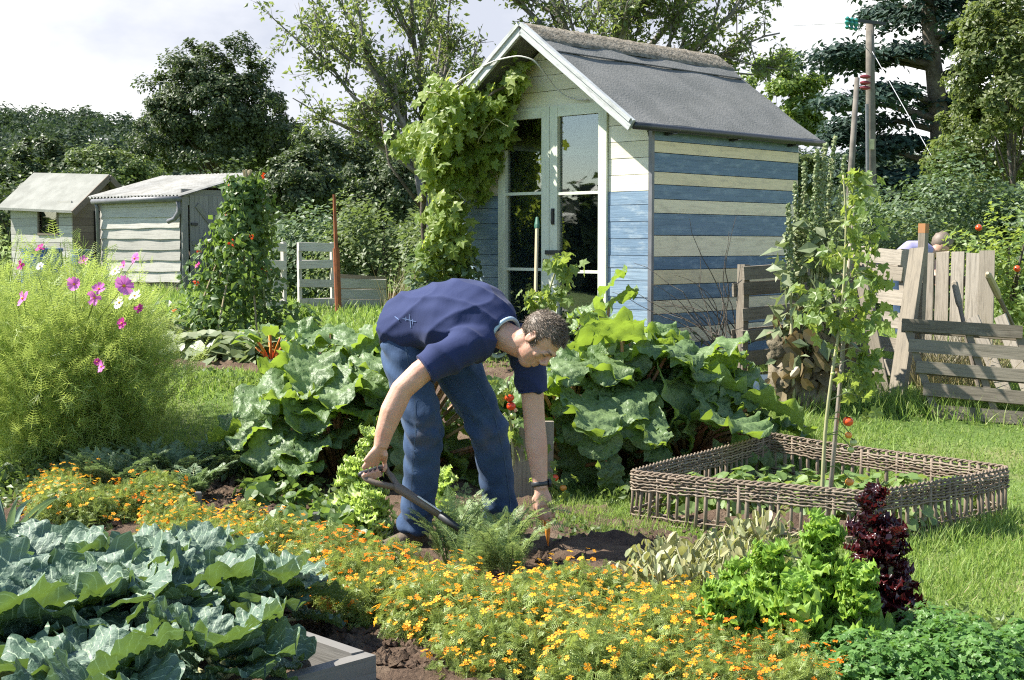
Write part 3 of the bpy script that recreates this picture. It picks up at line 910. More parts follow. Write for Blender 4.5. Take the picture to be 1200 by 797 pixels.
# lean-to
Lz = float(g(-6, 25))
cx_ = at(213, 287, 25.0)
T = shed_frame(cx_, (-.85, .53), (.53, .85))
lean = thing('lean_to_shed', 'pale waney boarded shed with corrugated roof and grey plank door', 'shed', T(1, .7, Lz))
mb = MB(); zz = Lz + .25
axw = np.array([unit(V3(-.85, .53, 0)), unit(V3(.53, .85, 0)), [0, 0, 1.0]])
tops = 2.28
while zz < tops - .02:
    h = min(.2, tops - zz)
    nseg = 24; a = np.zeros((2, nseg, 3)); o = R.uniform(0, 9)
    # waney bottom edge, tilted outward
    for k, t in enumerate(np.linspace(0.02, 2.12, nseg)):
        wv = .006 * math.sin(t * 2.3 + o) + .004 * math.sin(t * 7 + o * 3)
        a[0, k] = T(t, -.034 - .004 * math.sin(t * 7 + o), zz + wv - .02); a[1, k] = T(t, -.01, zz + h)
    uvs = np.stack([np.stack([np.linspace(0, 2.1, nseg) + o, np.full(nseg, q)], -1) for q in (0, .18)])
    mb.grid(a, uvs)
    bt = a.copy(); bt[1] = bt[0] + axw[1] * .02; mb.grid(bt, uvs)
    zz += h
mb.build('boarded_wall', M['palegrey'], lean)
mb = MB(); mb.box(T(1.07, .01, (Lz + 2.28) / 2), (2.1, .02, 2.26 - Lz), axw); mb.box(T(2.13, .75, (Lz + 2.28) / 2), (.02, 1.5, 2.26 - Lz), axw)
mb.box(T(1.07, 1.5, 1.5), (2.1, .02, 2.0), axw); mb.build('inner_wall', M['brownwood'], lean)
mb = MB()
axd = np.array([unit(V3(.53, .85, 0)), -unit(V3(-.85, .53, 0)), [0, 0, 1.0]])
u = .0
for u in np.arange(.1, 1.45, .115):
    if .18 < u < 1.2: continue
    mb.box(T(-.005, u, (Lz + 2.3 + .25 * u) / 2), (.11, .02, 2.3 + .25 * u - Lz), axd)
for k in range(2):
    mb.box(T(-.004, .75, 2.2 + .15 * k), (1.5, .02, .14), axd)
mb.box(T(-.01, .03, (Lz + 2.28) / 2), (.07, .04, 2.26 - Lz), axd)
mb.build('door_wall', M['greydoor'], lean)
mb = MB()
for k, u in enumerate(np.arange(.25, 1.2, .118)):
    mb.box(T(-.022, u, Lz + 1.0), (.112, .022, 1.66), axd)
mb.bar(T(-.05, .35, Lz + 1.65), T(-.05, 1.1, Lz + .95), .1, .02, up=-fl)
mb.bar(T(-.045, .22, Lz + .95), T(-.045, 1.18, Lz + .95), .08, .02, up=-fl)
dl = mb.build('door', M['greydoor'], lean)
mb = MB(); mb.box(T(-.045, .28, Lz + 1.3), (.16, .03, .05), axd); mb.build('latch', M['iron'], dl)
mb = MB(); nn = 110; ts = np.linspace(-.12, 2.3, nn); us = np.linspace(-.16, 1.75, 6)
G = np.array([[T(t, u, 2.34 + .25 * u + .022 * math.sin(t * 2 * PI / .09)) for t in ts] for u in us])
mb.grid(G); mb.grid((G + V3(0, 0, -.012))[::-1]); mb.grid(np.stack([G[0], G[0] + V3(0, 0, -.012)]))
mb.build('corrugated_roof', M['tin'], lean, smooth=True)
mb = MB(); mb.tube([T(-.1, -.13, 2.24), T(1.0, -.13, 2.235), T(2.2, -.13, 2.22)], .055, 8); mb.build('gutter', M['gutter'], lean, smooth=True)
mb = MB(); mb.tube([T(2.12, -.12, 2.2), T(2.12, -.09, 2.1), T(2.12, -.07, Lz + .3)], .035, 8); mb.build('downpipe', M['gutter'], lean, smooth=True); mb = MB()
mb.tube([T(-.04, -.12, 2.22), T(-.04, -.1, 2.0), T(.05, -.12, 1.87), T(.18, -.16, 1.82)], .045, 8); mb.build('downpipe', M['gutter'], lean, smooth=True)

# gabled hut
Hz = float(g(-9, 28)); ch = at(86, 287, 28.0)
T = shed_frame(ch, (-.85, .53), (.53, .85))
hut = thing('gabled_hut', 'small grey hut with pale felt gable roof and one dark window', 'shed', T(1, .7, Hz))
sag = lambda t: .05 * t
mb = MB(); zz = Hz + .1
while zz < 2.2:
    segs = ((0, .42), (1.02, 1.9)) if 1.62 < zz + .08 < 2.22 else ((0, 1.9),)
    for a, b in segs:
        mb.box(T((a + b) / 2, -.015 + R.uniform(-.004, .004), zz + .085), (b - a, .03, .164), axw + 0)
    zz += .17
mb.build('boarded_wall', M['palegrey'], hut)
fr = MB()
for a, b, c_, d_ in ((.40, 1.04, 1.60, 1.65), (.40, 1.04, 2.18, 2.23)): fr.box(T((a + b) / 2, -.035, (c_ + d_) / 2), (b - a, .03, d_ - c_), axw)
for t in (.42, 1.02): fr.box(T(t, -.034, 1.915), (.04, .03, .53), axw)
wf = fr.build('window', M['brownwood'], hut)
mb = MB(); mb.box(T(.72, .0, 1.91), (.58, .006, .56), axw); mb.build('pane', M['glass'], wf)
mb = MB(); mb.box(T(.95, .03, 1.3), (1.9, .02, 1.9), axw); mb.box(T(1.9, .75, 1.3), (.02, 1.5, 1.9), axw); mb.box(T(.95, 1.5, 1.3), (1.9, .02, 1.9), axw); mb.build('inner_wall', M['dark'], hut)  # walls coloured near-black for the shade behind the pane
mb = MB()
for z in np.arange(Hz + .1, 2.1, .15):
    mb.box(T(.0, .27, z + .075), (.54, .025, .145), axd); mb.box(T(.0, 1.28, z + .075), (.44, .025, .145), axd)
    mb.box(T(.25, .8, z + .075), (.6, .02, .145), axd)
for z in np.arange(2.1, 2.8, .14):
    hw = .70 - (z - 2.1) * 1.2
    if hw > .05: mb.box(T(-.004, .75, z + .068), (2 * hw, .025, .134), axd)
mb.build('gable_wall', M['brownwood'], hut)
mb = MB(); mb.box(T(-.01, .56, 1.3), (.05, .05, 1.6), axd); mb.box(T(.1, .56, 1.3), (.02, .2, 1.6), np.array([axd[1], axd[0], axd[2]])); mb.build('doorway_shade', M['dark'], hut)  # near-black post and sheet stand in for shade in the doorway recess
for (ua, za, ub, zb) in ((-.22, 2.13, .75, 2.90), (1.72, 2.13, .75, 2.90)):
    mb = MB()
    q = [T(-.25, ua, za - .04), T(2.1, ua, za + .06), T(2.1, ub, zb + .06), T(-.25, ub, zb - .04)]
    v = q + [p + V3(0, 0, -.05) for p in q]
    mb.add(v, [[0, 1, 2, 3], [7, 6, 5, 4], [0, 4, 5, 1], [1, 5, 6, 2], [2, 6, 7, 3], [3, 7, 4, 0]])
    mb.build('roof', M['felt_pale'], hut)
    mb = MB(); mb.bar(T(-.27, ua, za - .10), T(-.27, ub, zb - .10), .03, .12); mb.build('bargeboard', M['brownwood'], hut)


def barrel(name, c, r, h, mat, label):
    t = thing(name, label, 'water butt', c)
    c = np.asarray(c, float)
    mb = MB(); zs = np.linspace(0, h, 9); mb.tube([c + V3(0, 0, z) for z in zs], [r * (.9 + .12 * math.sin(PI * z / h)) for z in zs], 20); mb.build('body', mat, t, smooth=True)
    mb = MB(); mb.tube([c + V3(0, 0, h - .02), c + V3(0, 0, h + .03), c + V3(0, 0, h + .035)], [r * .97, r * .97, r * .8], 20); mb.build('lid', mat, t)
    mb = MB(); mb.tube([c + V3(0, 0, h * .35), c + V3(0, 0, h * .38)], r * 1.03, 20); mb.build('hoop', mat, t); mb = MB(); mb.tube([c + V3(0, 0, h * .7), c + V3(0, 0, h * .73)], r * 1.03, 20); mb.build('hoop', mat, t)


p = at(50, 300, 20.0); barrel('water_butt', (p[0], 20, float(g(p[0], 20))), .30, at(50, 293, 20)[2] - .47, M['bluep'], 'bright blue water butt in front of the gabled hut')
p = at(96, 300, 24.0); barrel('water_butt', (p[0], 24, float(g(p[0], 24))), .20, at(96, 294, 24)[2] - .5, M['teal'], 'dull grey blue water butt beside the hut doorway')


# ------------------------------------------------------------------ pallets and boards
def pallet(label, bl, br, h, slats, lean_=(0, 0, 0), wmat='weathered', sw=.095, posts=(0, .5, 1), name='pallet', back=True, group='old wooden pallets standing round the plot'):
    """upright pallet: bottom-left and bottom-right points, slats as fractions of height"""
    bl = np.asarray(bl, float); br = np.asarray(br, float); ln = np.asarray(lean_, float)
    t = thing(name, label, 'pallet', (bl + br) / 2, group=group)
    al = unit(br - bl); upv = unit(V3(0, 0, 1) * h + ln); nr = np.cross(al, upv)
    W = np.linalg.norm(br - bl)
    for k in posts:
        mb = MB(); b = bl + al * (W * (.04 + .92 * k))
        mb.bar(b, b + upv * h, .045, .085, up=nr, jit=.002); mb.build('stringer', M[wmat], t)
    mb = MB()
    for s in slats:
        c = bl + upv * (h * s) + nr * (.055)
        e = R.normal(0, .006)
        mb.bar(c + upv * e, c + al * W - upv * e, .018, sw * R.uniform(.9, 1.1), up=upv, jit=.002)
    mb.build('slats', M[wmat], t)
    if back:
        mb = MB()
        for s in slats[::2]:
            c = bl + upv * (h * s) - nr * .055
            mb.bar(c, c + al * W, .018, sw, up=upv, jit=.002)
        mb.build('back_slats', M[wmat], t)
    return t


def GZ_(px, Y, dz=0.0):
    p = at(px, 287, Y); return V3(p[0], Y, float(g(p[0], Y)) + dz)


a, b = GZ_(864, 9.75), GZ_(1000, 10.35)
pallet('grey pallet on end against the striped shed, behind the seed spikes', a, b, .90, (.06, .25, .43, .61, .80, .93), lean_=(.02, .06, 0), wmat='oldbrown')
a, b = GZ_(982, 10.6), GZ_(1074, 10.0)
pallet('sun bleached pallet between the seed spikes and the slanting timber', a, b, 1.0, (.1, .28, .46, .64, .82, .94), lean_=(-.04, .12, 0), sw=.11, wmat='sunned')
a, b = gnd(1092, 487), gnd(1236, 500)
pallet('brown pallet leaning low in front of the upright boards', a, b, .68, (.05, .27, .5, .73, .95), lean_=(-.19, .18, 0), wmat='oldbrown', sw=.085, posts=(0, .55, 1))
for bx, tx, ty, Yb, lab in ((1188, 1140, 372, 9.75, 'loose slat slanting behind the low pallet, nearest the timber'), (1215, 1172, 370, 9.7, 'loose slat slanting behind the low pallet at the photo edge'), (1040, 1010, 330, 9.9, 'broken slat tipped against the pallets behind the tall tomato')):
    q0 = GZ_(bx, Yb - .25); q1 = at(tx, ty, Yb); sl = MB(); sl.bar(q0, q1, .085, .02, up=(-.5, -.8, .2), jit=.003)
    tag(sl.build('loose_slat', M['sunned' if bx > 1100 else 'weathered']), lab, 'slat', 'loose slats among the pallets')
tim = MB(); p0, p1 = gnd(1050, 472), at(1076, 292, 9.9); tim.bar(p0, p1, .11, .05, up=(-.6, -.7, 0), jit=.002)
tag(tim.build('timber', M['weathered']), 'long grey timber slanting against the pallets', 'timber')
st = thing('stake', 'square stake with orange top behind the slanting timber', 'stake', GZ_(1081, 10.2))
p0 = GZ_(1079, 10.2); p1 = at(1082.5, 262, 10.2); m_ = p0 + (p1 - p0) * .94
mb = MB(); mb.bar(p0, m_, .055, .055, up=(.7, .7, 0)); mb.build('post', M['weathered'], st)
mb = MB(); mb.bar(m_, p1, .057, .057, up=(.7, .7, 0)); mb.build('tip', M['stake_orange'], st)
pf = thing('plank_fence', 'short fence of upright pale boards with gaps behind the low pallet', 'fence', GZ_(1125, 10.5))
mb = MB()
for x0, x1 in ((1083, 1094), (1098, 1112), (1116, 1129), (1134, 1148), (1150, 1165)):
    c = (x0 + x1) / 2; Yf = 11.0 - .41 * (c - 1083) / 82; p0 = GZ_(c, Yf); p1 = at(c, 295.5 + R.uniform(-1.5, 1.5), Yf)
    mb.bar(p0, p1, (x1 - x0) / 1600 * 13.2, .02, up=(.7, .714, 0), jit=.003)
mb.build('boards', M['sunned'], pf)
for zz in (.55, 1.12):
    mb = MB(); a = at(1083, 287, 11.05); b = at(1164, 287, 10.64); a[2] = b[2] = zz; mb.bar(a, b, .04, .07); mb.build('rail', M['weathered'], pf)


def tool(label, p0, p1, grip):
    t = thing('tool_handle', label, 'tool', p0)
    mb = MB(); mb.tube([p0, p0 + (p1 - p0) * .4, p0 + (p1 - p0) * .8], .016, 8); mb.build('shaft', M['brownwood'], t)
    mb = MB(); mb.tube([p0 + (p1 - p0) * .78, p0 + (p1 - p0) * .82, p1 - (p1 - p0) * .02, p1], [.018, .026, .024, .012], 8); mb.build('grip', M[grip], t)


tool('wooden tool handle with pale turned grip poking up beside the low pallet', gnd(1215, 440), at(1157, 320, 9.4), 'cane')
tool('thin dark handle slanting across the upright pale boards', gnd(1150, 470), at(1118, 329, 9.9), 'weathered')
mb = MB(); mb.box(GZ_(872, 9.35) + V3(0, 0, .10), (.44, .04, .24), np.array([[.97, .22, 0], [-.2, .9, -.35], [-.05, .3, .95]]), .004)
tag(mb.build('blue_board', M['blueboard']), 'dusty blue board lying at the foot of the striped shed', 'board')

# things by the far grass
def small_pallet(px0, px1, ytop, Y, label):
    a, b = GZ_(px0, Y), GZ_(px1, Y + .2); h = at(px0, ytop, Y)[2] - a[2]
    pallet(label, a, b, h, (.12, .40, .68, .93), wmat='palegrey', sw=.115, posts=(0, 1), group='white pallets at the far end of the grass')


small_pallet(349, 391, 284, 19.2, 'white pallet on edge beside the rusty stake')
small_pallet(309, 333, 284, 18.6, 'white pallet half hidden by the bean tepee')
mb = MB(); p0, p1 = GZ_(396, 18.6), at(391.5, 228, 18.6); mb.tube([p0, p0 + (p1 - p0) * .55], .045, 8); mb.tube([p0 + (p1 - p0) * .55, p1], [.03, .02], 7)
tag(mb.build('rusty_stake', M['rust']), 'thin rusty stake standing at the end of the white pallet', 'stake')
pl = thing('planter_box', 'long weathered plank box at the foot of the brambles', 'planter', GZ_(425, 19.5))
for k in range(3):
    a, b = GZ_(397, 19.3), GZ_(452, 19.8); mb = MB(); mb.bar(a + V3(0, 0, .09 + .15 * k), b + V3(0, 0, .07 + .15 * k), .03, .14, jit=.006); mb.build('board', M['palegrey'], pl)
mb = MB(); a, b = GZ_(397, 19.9), GZ_(452, 20.4); mb.bar(a + V3(0, 0, .3), b + V3(0, 0, .26), .03, .4, jit=.006); mb.build('back_board', M['weathered'], pl)
mb = MB()
p = GZ_(476, 17.0); n_ = 24; G = np.array([[p + V3(-.23 + .46 * k / n_, .012 * math.sin(k * 2.1), z) for k in range(n_ + 1)] for z in (-.02, .34)])
mb.grid(G); mb.grid((G + V3(0, .006, 0))[::-1]); tag(mb.build('rusty_sheet', M['rust'], smooth=True), 'rusty corrugated iron sheet standing in the dry grass', 'metal sheet')

# raised bed boards
A_, L1, L2 = V3(-.455, 4.14, 0), unit(V3(-.714, .70, 0)), unit(V3(-.70, -.714, 0))
rb = thing('raised_bed', 'raised bed edged with weathered grey boards holding the cabbages', 'raised bed', A_)
zb = .075
mb = MB(); mb.bar(A_ + L2 * .03 + V3(0, 0, zb), A_ + L1 * 1.95 + V3(0, 0, zb), .045, .155, jit=.002); mb.build('long_board', M['bedwood'], rb)
mb = MB(); mb.bar(A_ + L1 * -.026 + V3(0, 0, zb - .003), A_ + L1 * -.026 + L2 * 1.4 + V3(0, 0, zb - .003), .05, .15, jit=.002); mb.build('end_board', M['bedwood'], rb)
mb = MB(); q = []
ii = np.linspace(.03, 1.95, 50); jj = np.linspace(.03, 2.0, 50)
G = np.array([[A_ + L1 * a + L2 * b + V3(0, 0, .06 + R.normal(0, .008)) for a in ii] for b in jj]); mb.grid(G)
mb.build('bed_soil', M['soil'], rb, smooth=True)

# utility poles
up_ = thing('utility_pole', 'tall wooden utility pole with crossarm and green insulators', 'utility pole', GZ_(1021, 40.0))
p0, p1 = GZ_(1022, 40.0), at(1019.5, 27, 40.0)
mb = MB(); mb.tube([p0 + (p1 - p0) * k for k in np.linspace(0, 1, 6)], [.16, .155, .15, .14, .13, .12], 12); mb.build('pole', M['pole'], up_, smooth=True)
mb = MB(); mb.bar(at(994, 23, 39.8), at(1038, 28, 39.8), .09, .09); mb.build('crossarm', M['iron'], up_)
for px in (993, 998, 1003):
    mb = MB(); c = at(px, 26 + (px - 993) * .2, 39.7)
    mb.tube([c + V3(0, 0, z) for z in (-.2, -.15, -.1, 0, .05, .1, .16)], [.03, .08, .04, .09, .05, .08, .03], 8); mb.build('insulator', M['insul'], up_)
for dz in (0, 7, 13):
    mb = MB(); c = at(1012, 90 + dz, 39.8); mb.tube([c + V3(.2, 0, 0), c + V3(.1, 0, 0), c, c + V3(-.1, 0, 0)], [.02, .06, .06, .03], 8); mb.build('fuse', M['redins'], up_)
mb = MB(); mb.tube([at(1016, 122, 39.8), at(1017, 272, 39.8)], .05, 8); mb.build('conduit', M['gutter'], up_)
mb = MB(); mb.box(at(1020.5, 169, 39.82), (.2, .03, .3)); mb.build('notice_plate', plain('yellow_plate', (.55, .50, .30)), up_)
mb = MB(); p0, p1 = GZ_(990, 36.0), at(1004.5, 91, 36.0); mb.tube([p0, (p0 + p1) / 2, p1], [.10, .085, .065], 10)
tag(mb.build('stay_pole', M['pole'], smooth=True), 'thinner slanting pole standing beside the tall utility pole', 'pole')
for ya, yb in ((96, 96), (99, 98.5)):
    mb = MB(); a, b = at(180, ya, 62), at(300, yb, 62)
    mb.tube([a + (b - a) * k for k in np.linspace(-.05, 1.0, 8)], .018, 4, cap=False)
    tag(mb.build('overhead_wire', M['wire']), 'thin pale overhead wire crossing the oak crown', 'wire', 'overhead wires')
mb = MB(); a, b = at(992, 27, 39.7), at(930, 30, 60); mb.tube([a + (b - a) * k for k in np.linspace(0, 1, 6)], .012, 4, cap=False)
tag(mb.build('overhead_wire', M['wire']), 'thin wire running off from the green insulators', 'wire', 'overhead wires')
mb = MB(); a, b = at(1022, 60, 39.9), at(1110, 215, 34); mb.tube([a, b], .012, 4, cap=False)
tag(mb.build('guy_wire', M['wire']), 'guy wire slanting down from the tall utility pole', 'wire')

# ------------------------------------------------------------------ trees
def curve_pts(p, d, L, n, wob, gz=0.0):
    pts = [np.array(p, float)]; d = unit(d)
    for _ in range(n):
        d = unit(d + R.normal(0, wob, 3) + V3(0, 0, gz)); pts.append(pts[-1] + d * (L / n))
    return np.array(pts), d


def clump_tree(name, label, base, trunk_h, c, r, nclump, cr, per, leaf, mat, trunk_r, zlo=-.6, tpl=LEAF2, group=None, cat='tree', hollow=.5, up=.45):
    t = thing(name, label, cat, base, group=group)
    base = np.asarray(base, float)
    mb = MB(); top = np.asarray(c, float)
    k = np.linspace(0, 1, 7); pts = base + (top - base) * k[:, None] + np.stack([.05 * np.sin(k * 7), .05 * np.cos(k * 5), 0 * k], 1) * trunk_h
    mb.tube(pts, trunk_r * (1 - .75 * k), 9)
    pos, od, C = clumps(c, r, nclump, cr, per, zlo=zlo, hollow=hollow)
    for q in C[::max(1, len(C) // 14)]:
        a = base + (top - base) * R.uniform(.4, .9)
        m_ = (a + q) / 2 + R.normal(0, .1, 3) * trunk_r * 3
        mb.tube([a, m_, q], [trunk_r * .35, trunk_r * .2, trunk_r * .06], 6)
    mb.build('trunk', M['bark'], t, smooth=True)
    mb = MB(); leaves(mb, tpl, pos, leaf, od * .7, up, .6); mb.build('crown', M[mat], t)
    return t


def pxsize(Y): return Y / 1600.0


def ctree(name, label, px, pyc, rx, ry, Y, nclump, leaf, mat, **kw):
    """crown centred on a picture point at depth Y, radii in picture pixels at that depth"""
    c = at(px, pyc, Y); s = pxsize(Y)
    r = (rx * s, rx * s * .85, ry * s)
    base = V3(c[0], Y, float(g(c[0], Y)) - .1)
    return clump_tree(name, label, base, c[2] - base[2], c, r, nclump, kw.pop('cr', .2) * rx * s, kw.pop('per', 40), leaf, mat, kw.pop('tr', .05 * rx * s), **kw)


ctree('oak_tree', 'broad dark oak with a domed crown rising above the pale sheds', 252, 146, 84, 92, 62, 300, .16, 'foliage_dark', per=180, cr=.15, hollow=.35)
ctree('oak_tree', 'lower shoulder of dark oak at the flank of the domed oak', 336, 190, 40, 56, 66, 70, .17, 'foliage_dark', per=170, cr=.24)
ctree('oak_tree', 'round dark tree on the skyline above the gabled hut', 50, 206, 46, 38, 75, 70, .24, 'foliage_dark', per=110, cr=.24)
ctree('oak_tree', 'mid green rounded tree between the hut roof and the domed oak', 128, 208, 52, 36, 58, 90, .19, 'foliage_mid', per=110, cr=.22)
ctree('oak_tree', 'dark tree at the edge of the photo behind the hut', -20, 212, 40, 36, 60, 50, .2, 'foliage_dark', per=100, cr=.24)
ctree('hawthorn_tree', 'dark bushy hawthorn between the bean tepee and the apple tree', 392, 205, 66, 52, 46, 110, .15, 'foliage_dark', per=130, cr=.2, zlo=-.9)
ctree('hawthorn_tree', 'dark bush standing just behind the rusty stake', 345, 222, 50, 40, 41, 80, .14, 'foliage_dark', per=130, cr=.22, zlo=-.95)
ctree('hawthorn_tree', 'dark thicket behind the vine at the shed corner', 470, 235, 60, 55, 43, 90, .14, 'foliage_dark', per=120, cr=.22, zlo=-.95)
ctree('hawthorn_tree', 'shaded tree showing under the apple boughs behind the shed', 600, 220, 70, 55, 50, 60, .2, 'foliage_dark', per=90, cr=.24, zlo=-.9)
ctree('lime_tree', 'bright yellow green tree between the shed roof and the cedar', 918, 135, 50, 66, 58, 90, .21, 'foliage_light', per=130, cr=.2)
ctree('lime_tree', 'dull green tree low behind the shed eaves and seed spikes', 900, 210, 60, 45, 52, 60, .18, 'foliage_mid', per=120, cr=.24, zlo=-.9)

# cedar: shelves of foliage on level limbs
Yc = 48.0
base = GZ_(1098, Yc); ced = thing('cedar_tree', 'tall blue green cedar with level shelves of foliage', 'tree', base)
top = at(1092, -130, Yc)
mb = MB(); k = np.linspace(0, 1, 9); pts = base + (top - base) * k[:, None]; pts[:, 0] += .25 * np.sin(k * 6)
mb.tube(pts, .5 * (1 - .8 * k), 10)
P = []; O = []
shelves = [(1000, 72, 60), (985, 60, 48), (985, 118, 60), (1010, 142, 62), (1035, 105, 50), (1055, 60, 55), (1120, 45, 60), (1080, 20, 70), (1040, 12, 46), (1150, 18, 50), (1160, 75, 45),
           (1055, 165, 56), (1100, 120, 50), (1020, 178, 45), (1120, 180, 60), (1075, 205, 50), (1100, 0, 75), (1050, -20, 60), (1140, -30, 60), (1095, -70, 70), (1060, -60, 40), (1180, 110, 40), (985, 160, 34), (1040, 205, 46), (985, 205, 44), (1005, 235, 46), (1060, 240, 56), (1120, 235, 60), (1098, -110, 45), (1165, 150, 50)]
for sx, sy, wd in shelves:
    dY = R.uniform(-2.6, 2.2); c = at(sx, sy, Yc + dY); wr = wd * pxsize(Yc) * 1.1
    zc = c[2]; kk = np.clip((zc - base[2]) / (top[2] - base[2]), 0, 1); a = base + (top - base) * max(kk - .03, 0)
    mb.tube([a, (a + c) / 2 + V3(0, 0, .15), c], [.14, .09, .03], 6)
    n = 900
    q = unit(R.normal(0, 1, (n, 2))) * np.sqrt(R.random((n, 1))) * wr
    # tufty edge: several overlapping sprays
    off = R.normal(0, .5, (9, 2)) * wr * .55; kx = R.integers(0, 9, n)
    q = q * .55 + off[kx]
    rr_ = np.hypot(q[:, 0], q[:, 1])
    pos = c + np.stack([q[:, 0], q[:, 1], -.12 * rr_ ** 1.3 / wr ** .3 + R.normal(0, .12, n) + (off[kx, 0] * .12)], 1)
    P.append(pos); O.append(np.concatenate([q / (rr_[:, None] + .01) * .5, np.zeros((n, 1))], 1))
mb.build('trunk', M['bark'], ced, smooth=True)
mb = MB(); leaves(mb, LEAF2, np.concatenate(P), .26, np.concatenate(O), .9, .55, .15, .8); mb.build('crown', M['foliage_cedar'], ced)

ctree('birch_tree', 'sunlit yellowish green tree overhanging the hedge at the photo edge', 1192, 95, 86, 120, 27, 210, .115, 'foliage_birch', per=110, cr=.15, tpl=LEAF, hollow=.4)
ctree('birch_tree', 'lower bough of yellowish foliage beside the utility pole hedge', 1150, 180, 62, 55, 29, 70, .115, 'foliage_birch', per=110, cr=.2, tpl=LEAF)


def bush(name, label, px, Y, ytop, wpx, depth, mat, leaf, n, cat='bush', tpl=LEAF2, group=None, lump=.18, lean=.0):
    """mounded bush from the ground up to picture row ytop"""
    c = GZ_(px, Y); h = at(px, ytop, Y)[2] - c[2]; wd = wpx * pxsize(Y) / 2
    t = thing(name, label, cat, c, group=group)
    d = rdir(n, 0.0, 1.0); rad = .55 + .45 * R.random(n) ** .6
    l = 1 + lump * (np.sin(d[:, 0] * 6 + px) * np.sin(d[:, 2] * 5 + px * .3) + .6 * np.sin(d[:, 0] * 13 + d[:, 2] * 9)) + R.normal(0, .06, n)
    dd = np.sign(d) * np.abs(d) ** .75
    pos = c + dd * V3(wd, depth, h) * (rad * l)[:, None]
    mb = MB(); leaves(mb, tpl, pos, leaf, d * .7, .5, .6); mb.build('foliage', M[mat], t)
    mb = MB()
    for _ in range(6):
        a = R.uniform(0, 6.28); e = c + V3(math.cos(a) * wd * .5, math.sin(a) * depth * .5, h * R.uniform(.5, .85)); mb.tube([c, (c + e) / 2 + V3(0, 0, .1 * h), e], [.03, .02, .008], 5)
    mb.build('stems', M['bark'], t)
    return t


gb = 'brambles along the far edge of the plot'
bush('bramble_bush', 'mound of brambles behind the white pallets', 372, 23, 246, 150, 1.1, 'foliage_ivy', .10, 5500, group=gb)
bush('bramble_bush', 'mound of pale brambles behind the plank planter box', 450, 22, 238, 150, 1.2, 'foliage_mid', .09, 6000, group=gb)
bush('bramble_bush', 'brambles just past the vine at the shed corner', 525, 20, 250, 120, 1.0, 'foliage_mid', .09, 4500, group=gb)
bush('bramble_bush', 'low brambles behind the far end of the bean tepee', 300, 26, 258, 130, 1.0, 'foliage_ivy', .10, 3500, group=gb)
bush('bramble_bush', 'dark scrub between the two pale sheds and the oak', 200, 36, 200, 240, 1.5, 'foliage_dark', .14, 6000, group=gb)
bush('bramble_bush', 'scrub behind the gabled hut', 30, 36, 195, 200, 1.5, 'foliage_dark', .14, 4500, group=gb)
gh = 'hedge plants behind the plank fence'
bush('hedge_bush', 'tall ivy clad hedge bush under the yellowish tree', 1130, 24, 200, 210, 1.3, 'foliage_ivy', .10, 11000, group=gh)
bush('hedge_bush', 'ivy clad hedge bush at the photo edge', 1235, 23, 205, 150, 1.3, 'foliage_ivy', .10, 6000, group=gh)
bush('hedge_bush', 'hedge bush round the foot of the utility pole', 1030, 26, 228, 130, 1.2, 'foliage_ivy', .10, 6000, group=gh)
bush('hedge_bush', 'low weedy bush behind the stake with orange top', 1065, 17, 252, 180, .9, 'foliage_mid', .07, 7000, group=gh)
bush('hedge_bush', 'weedy growth behind the seed spikes and shed corner', 955, 18, 255, 110, .9, 'foliage_mid', .07, 4500, group=gh)
bush('garden_shrub', 'straggly yellowing shrub with red fruits beside the plank fence', 1178, 11.6, 262, 100, .6, 'foliage_tomato', .062, 3200, cat='shrub', tpl=LEAF, lump=.3)
sh = [o for o in COL.objects if o.name == 'garden_shrub'][0]
for px, py in ((1147, 267), (1192, 315)):
    mb = MB(); mb.ell(at(px, py, 11.0), (.028, .028, .027), nu=10, nv=8); mb.build('fruit', M['tomato_red'], sh, smooth=True)


mb = MB()
for i in range(48):     # trees behind the viewer, seen only as dark shapes in the window panes
    c = V3(-24 + R.normal(0, 1.5) - 3 * math.sin(i * .5), -8 + i * .95, R.uniform(.9, 1.5)); pos, od, _ = clumps(c, (1.4, 1.4, 1.3), 14, .6, 24); leaves(mb, LEAF2, pos, .7, od, .5, .7)
tag(mb.build('treeline', M['foliage_dark']), kind='stuff')


# apple trees
def apple_tree(label, base, limbs, mat='foliage_apple', leaf=.075, fruit=0):
    t = thing('apple_tree', label, 'tree', base)
    mbw = MB(); pos = []; dirs = []

    def grow(p, d, L, r, lvl):
        n = max(4, int(L / .16)); pts, d2 = curve_pts(p, d, L, n, .10 if lvl < 2 else .16, .015)
        rad = np.linspace(r, r * .45, len(pts)); mbw.tube(pts, rad, 6 if lvl < 2 else 4)
        if lvl >= 2:
            m_ = int(L * 36); k = R.random(m_); ii = (k * (len(pts) - 1)).astype(int)
            pos.append(pts[ii] + R.normal(0, .045, (m_, 3)))
        if lvl < 3:
            nb = {0: 6, 1: 5, 2: 4}[lvl]
            for i in range(nb):
                k = R.uniform(.25, 1.0); a = pts[int(k * (len(pts) - 1))]
                dn = unit(unit(pts[min(len(pts) - 1, int(k * (len(pts) - 1)) + 1)] - pts[max(0, int(k * (len(pts) - 1)) - 1)]) + R.normal(0, .55, 3) + V3(0, 0, .15))
                grow(a, dn, L * R.uniform(.35, .6), r * .5 * (1.1 - .4 * k), lvl + 1)
    b = np.asarray(base, float)
    for (root, tip, r) in limbs:
        root = np.asarray(root, float); tip = np.asarray(tip, float); L = np.linalg.norm(tip - root)
        grow(root, tip - root, L, r, 0)
    mid_ = np.asarray(limbs[0][0], float)
    mbw.tube([b, (b + mid_) / 2 + V3(.05, 0, 0), mid_], [.09, .08, .07], 9)
    mbw.build('trunk', M['bark_pale'], t, smooth=True)
    mb = MB(); leaves(mb, LEAF, np.concatenate(pos), leaf, None, .5, .8, .2, .85); mb.build('crown', M[mat], t)
    return t


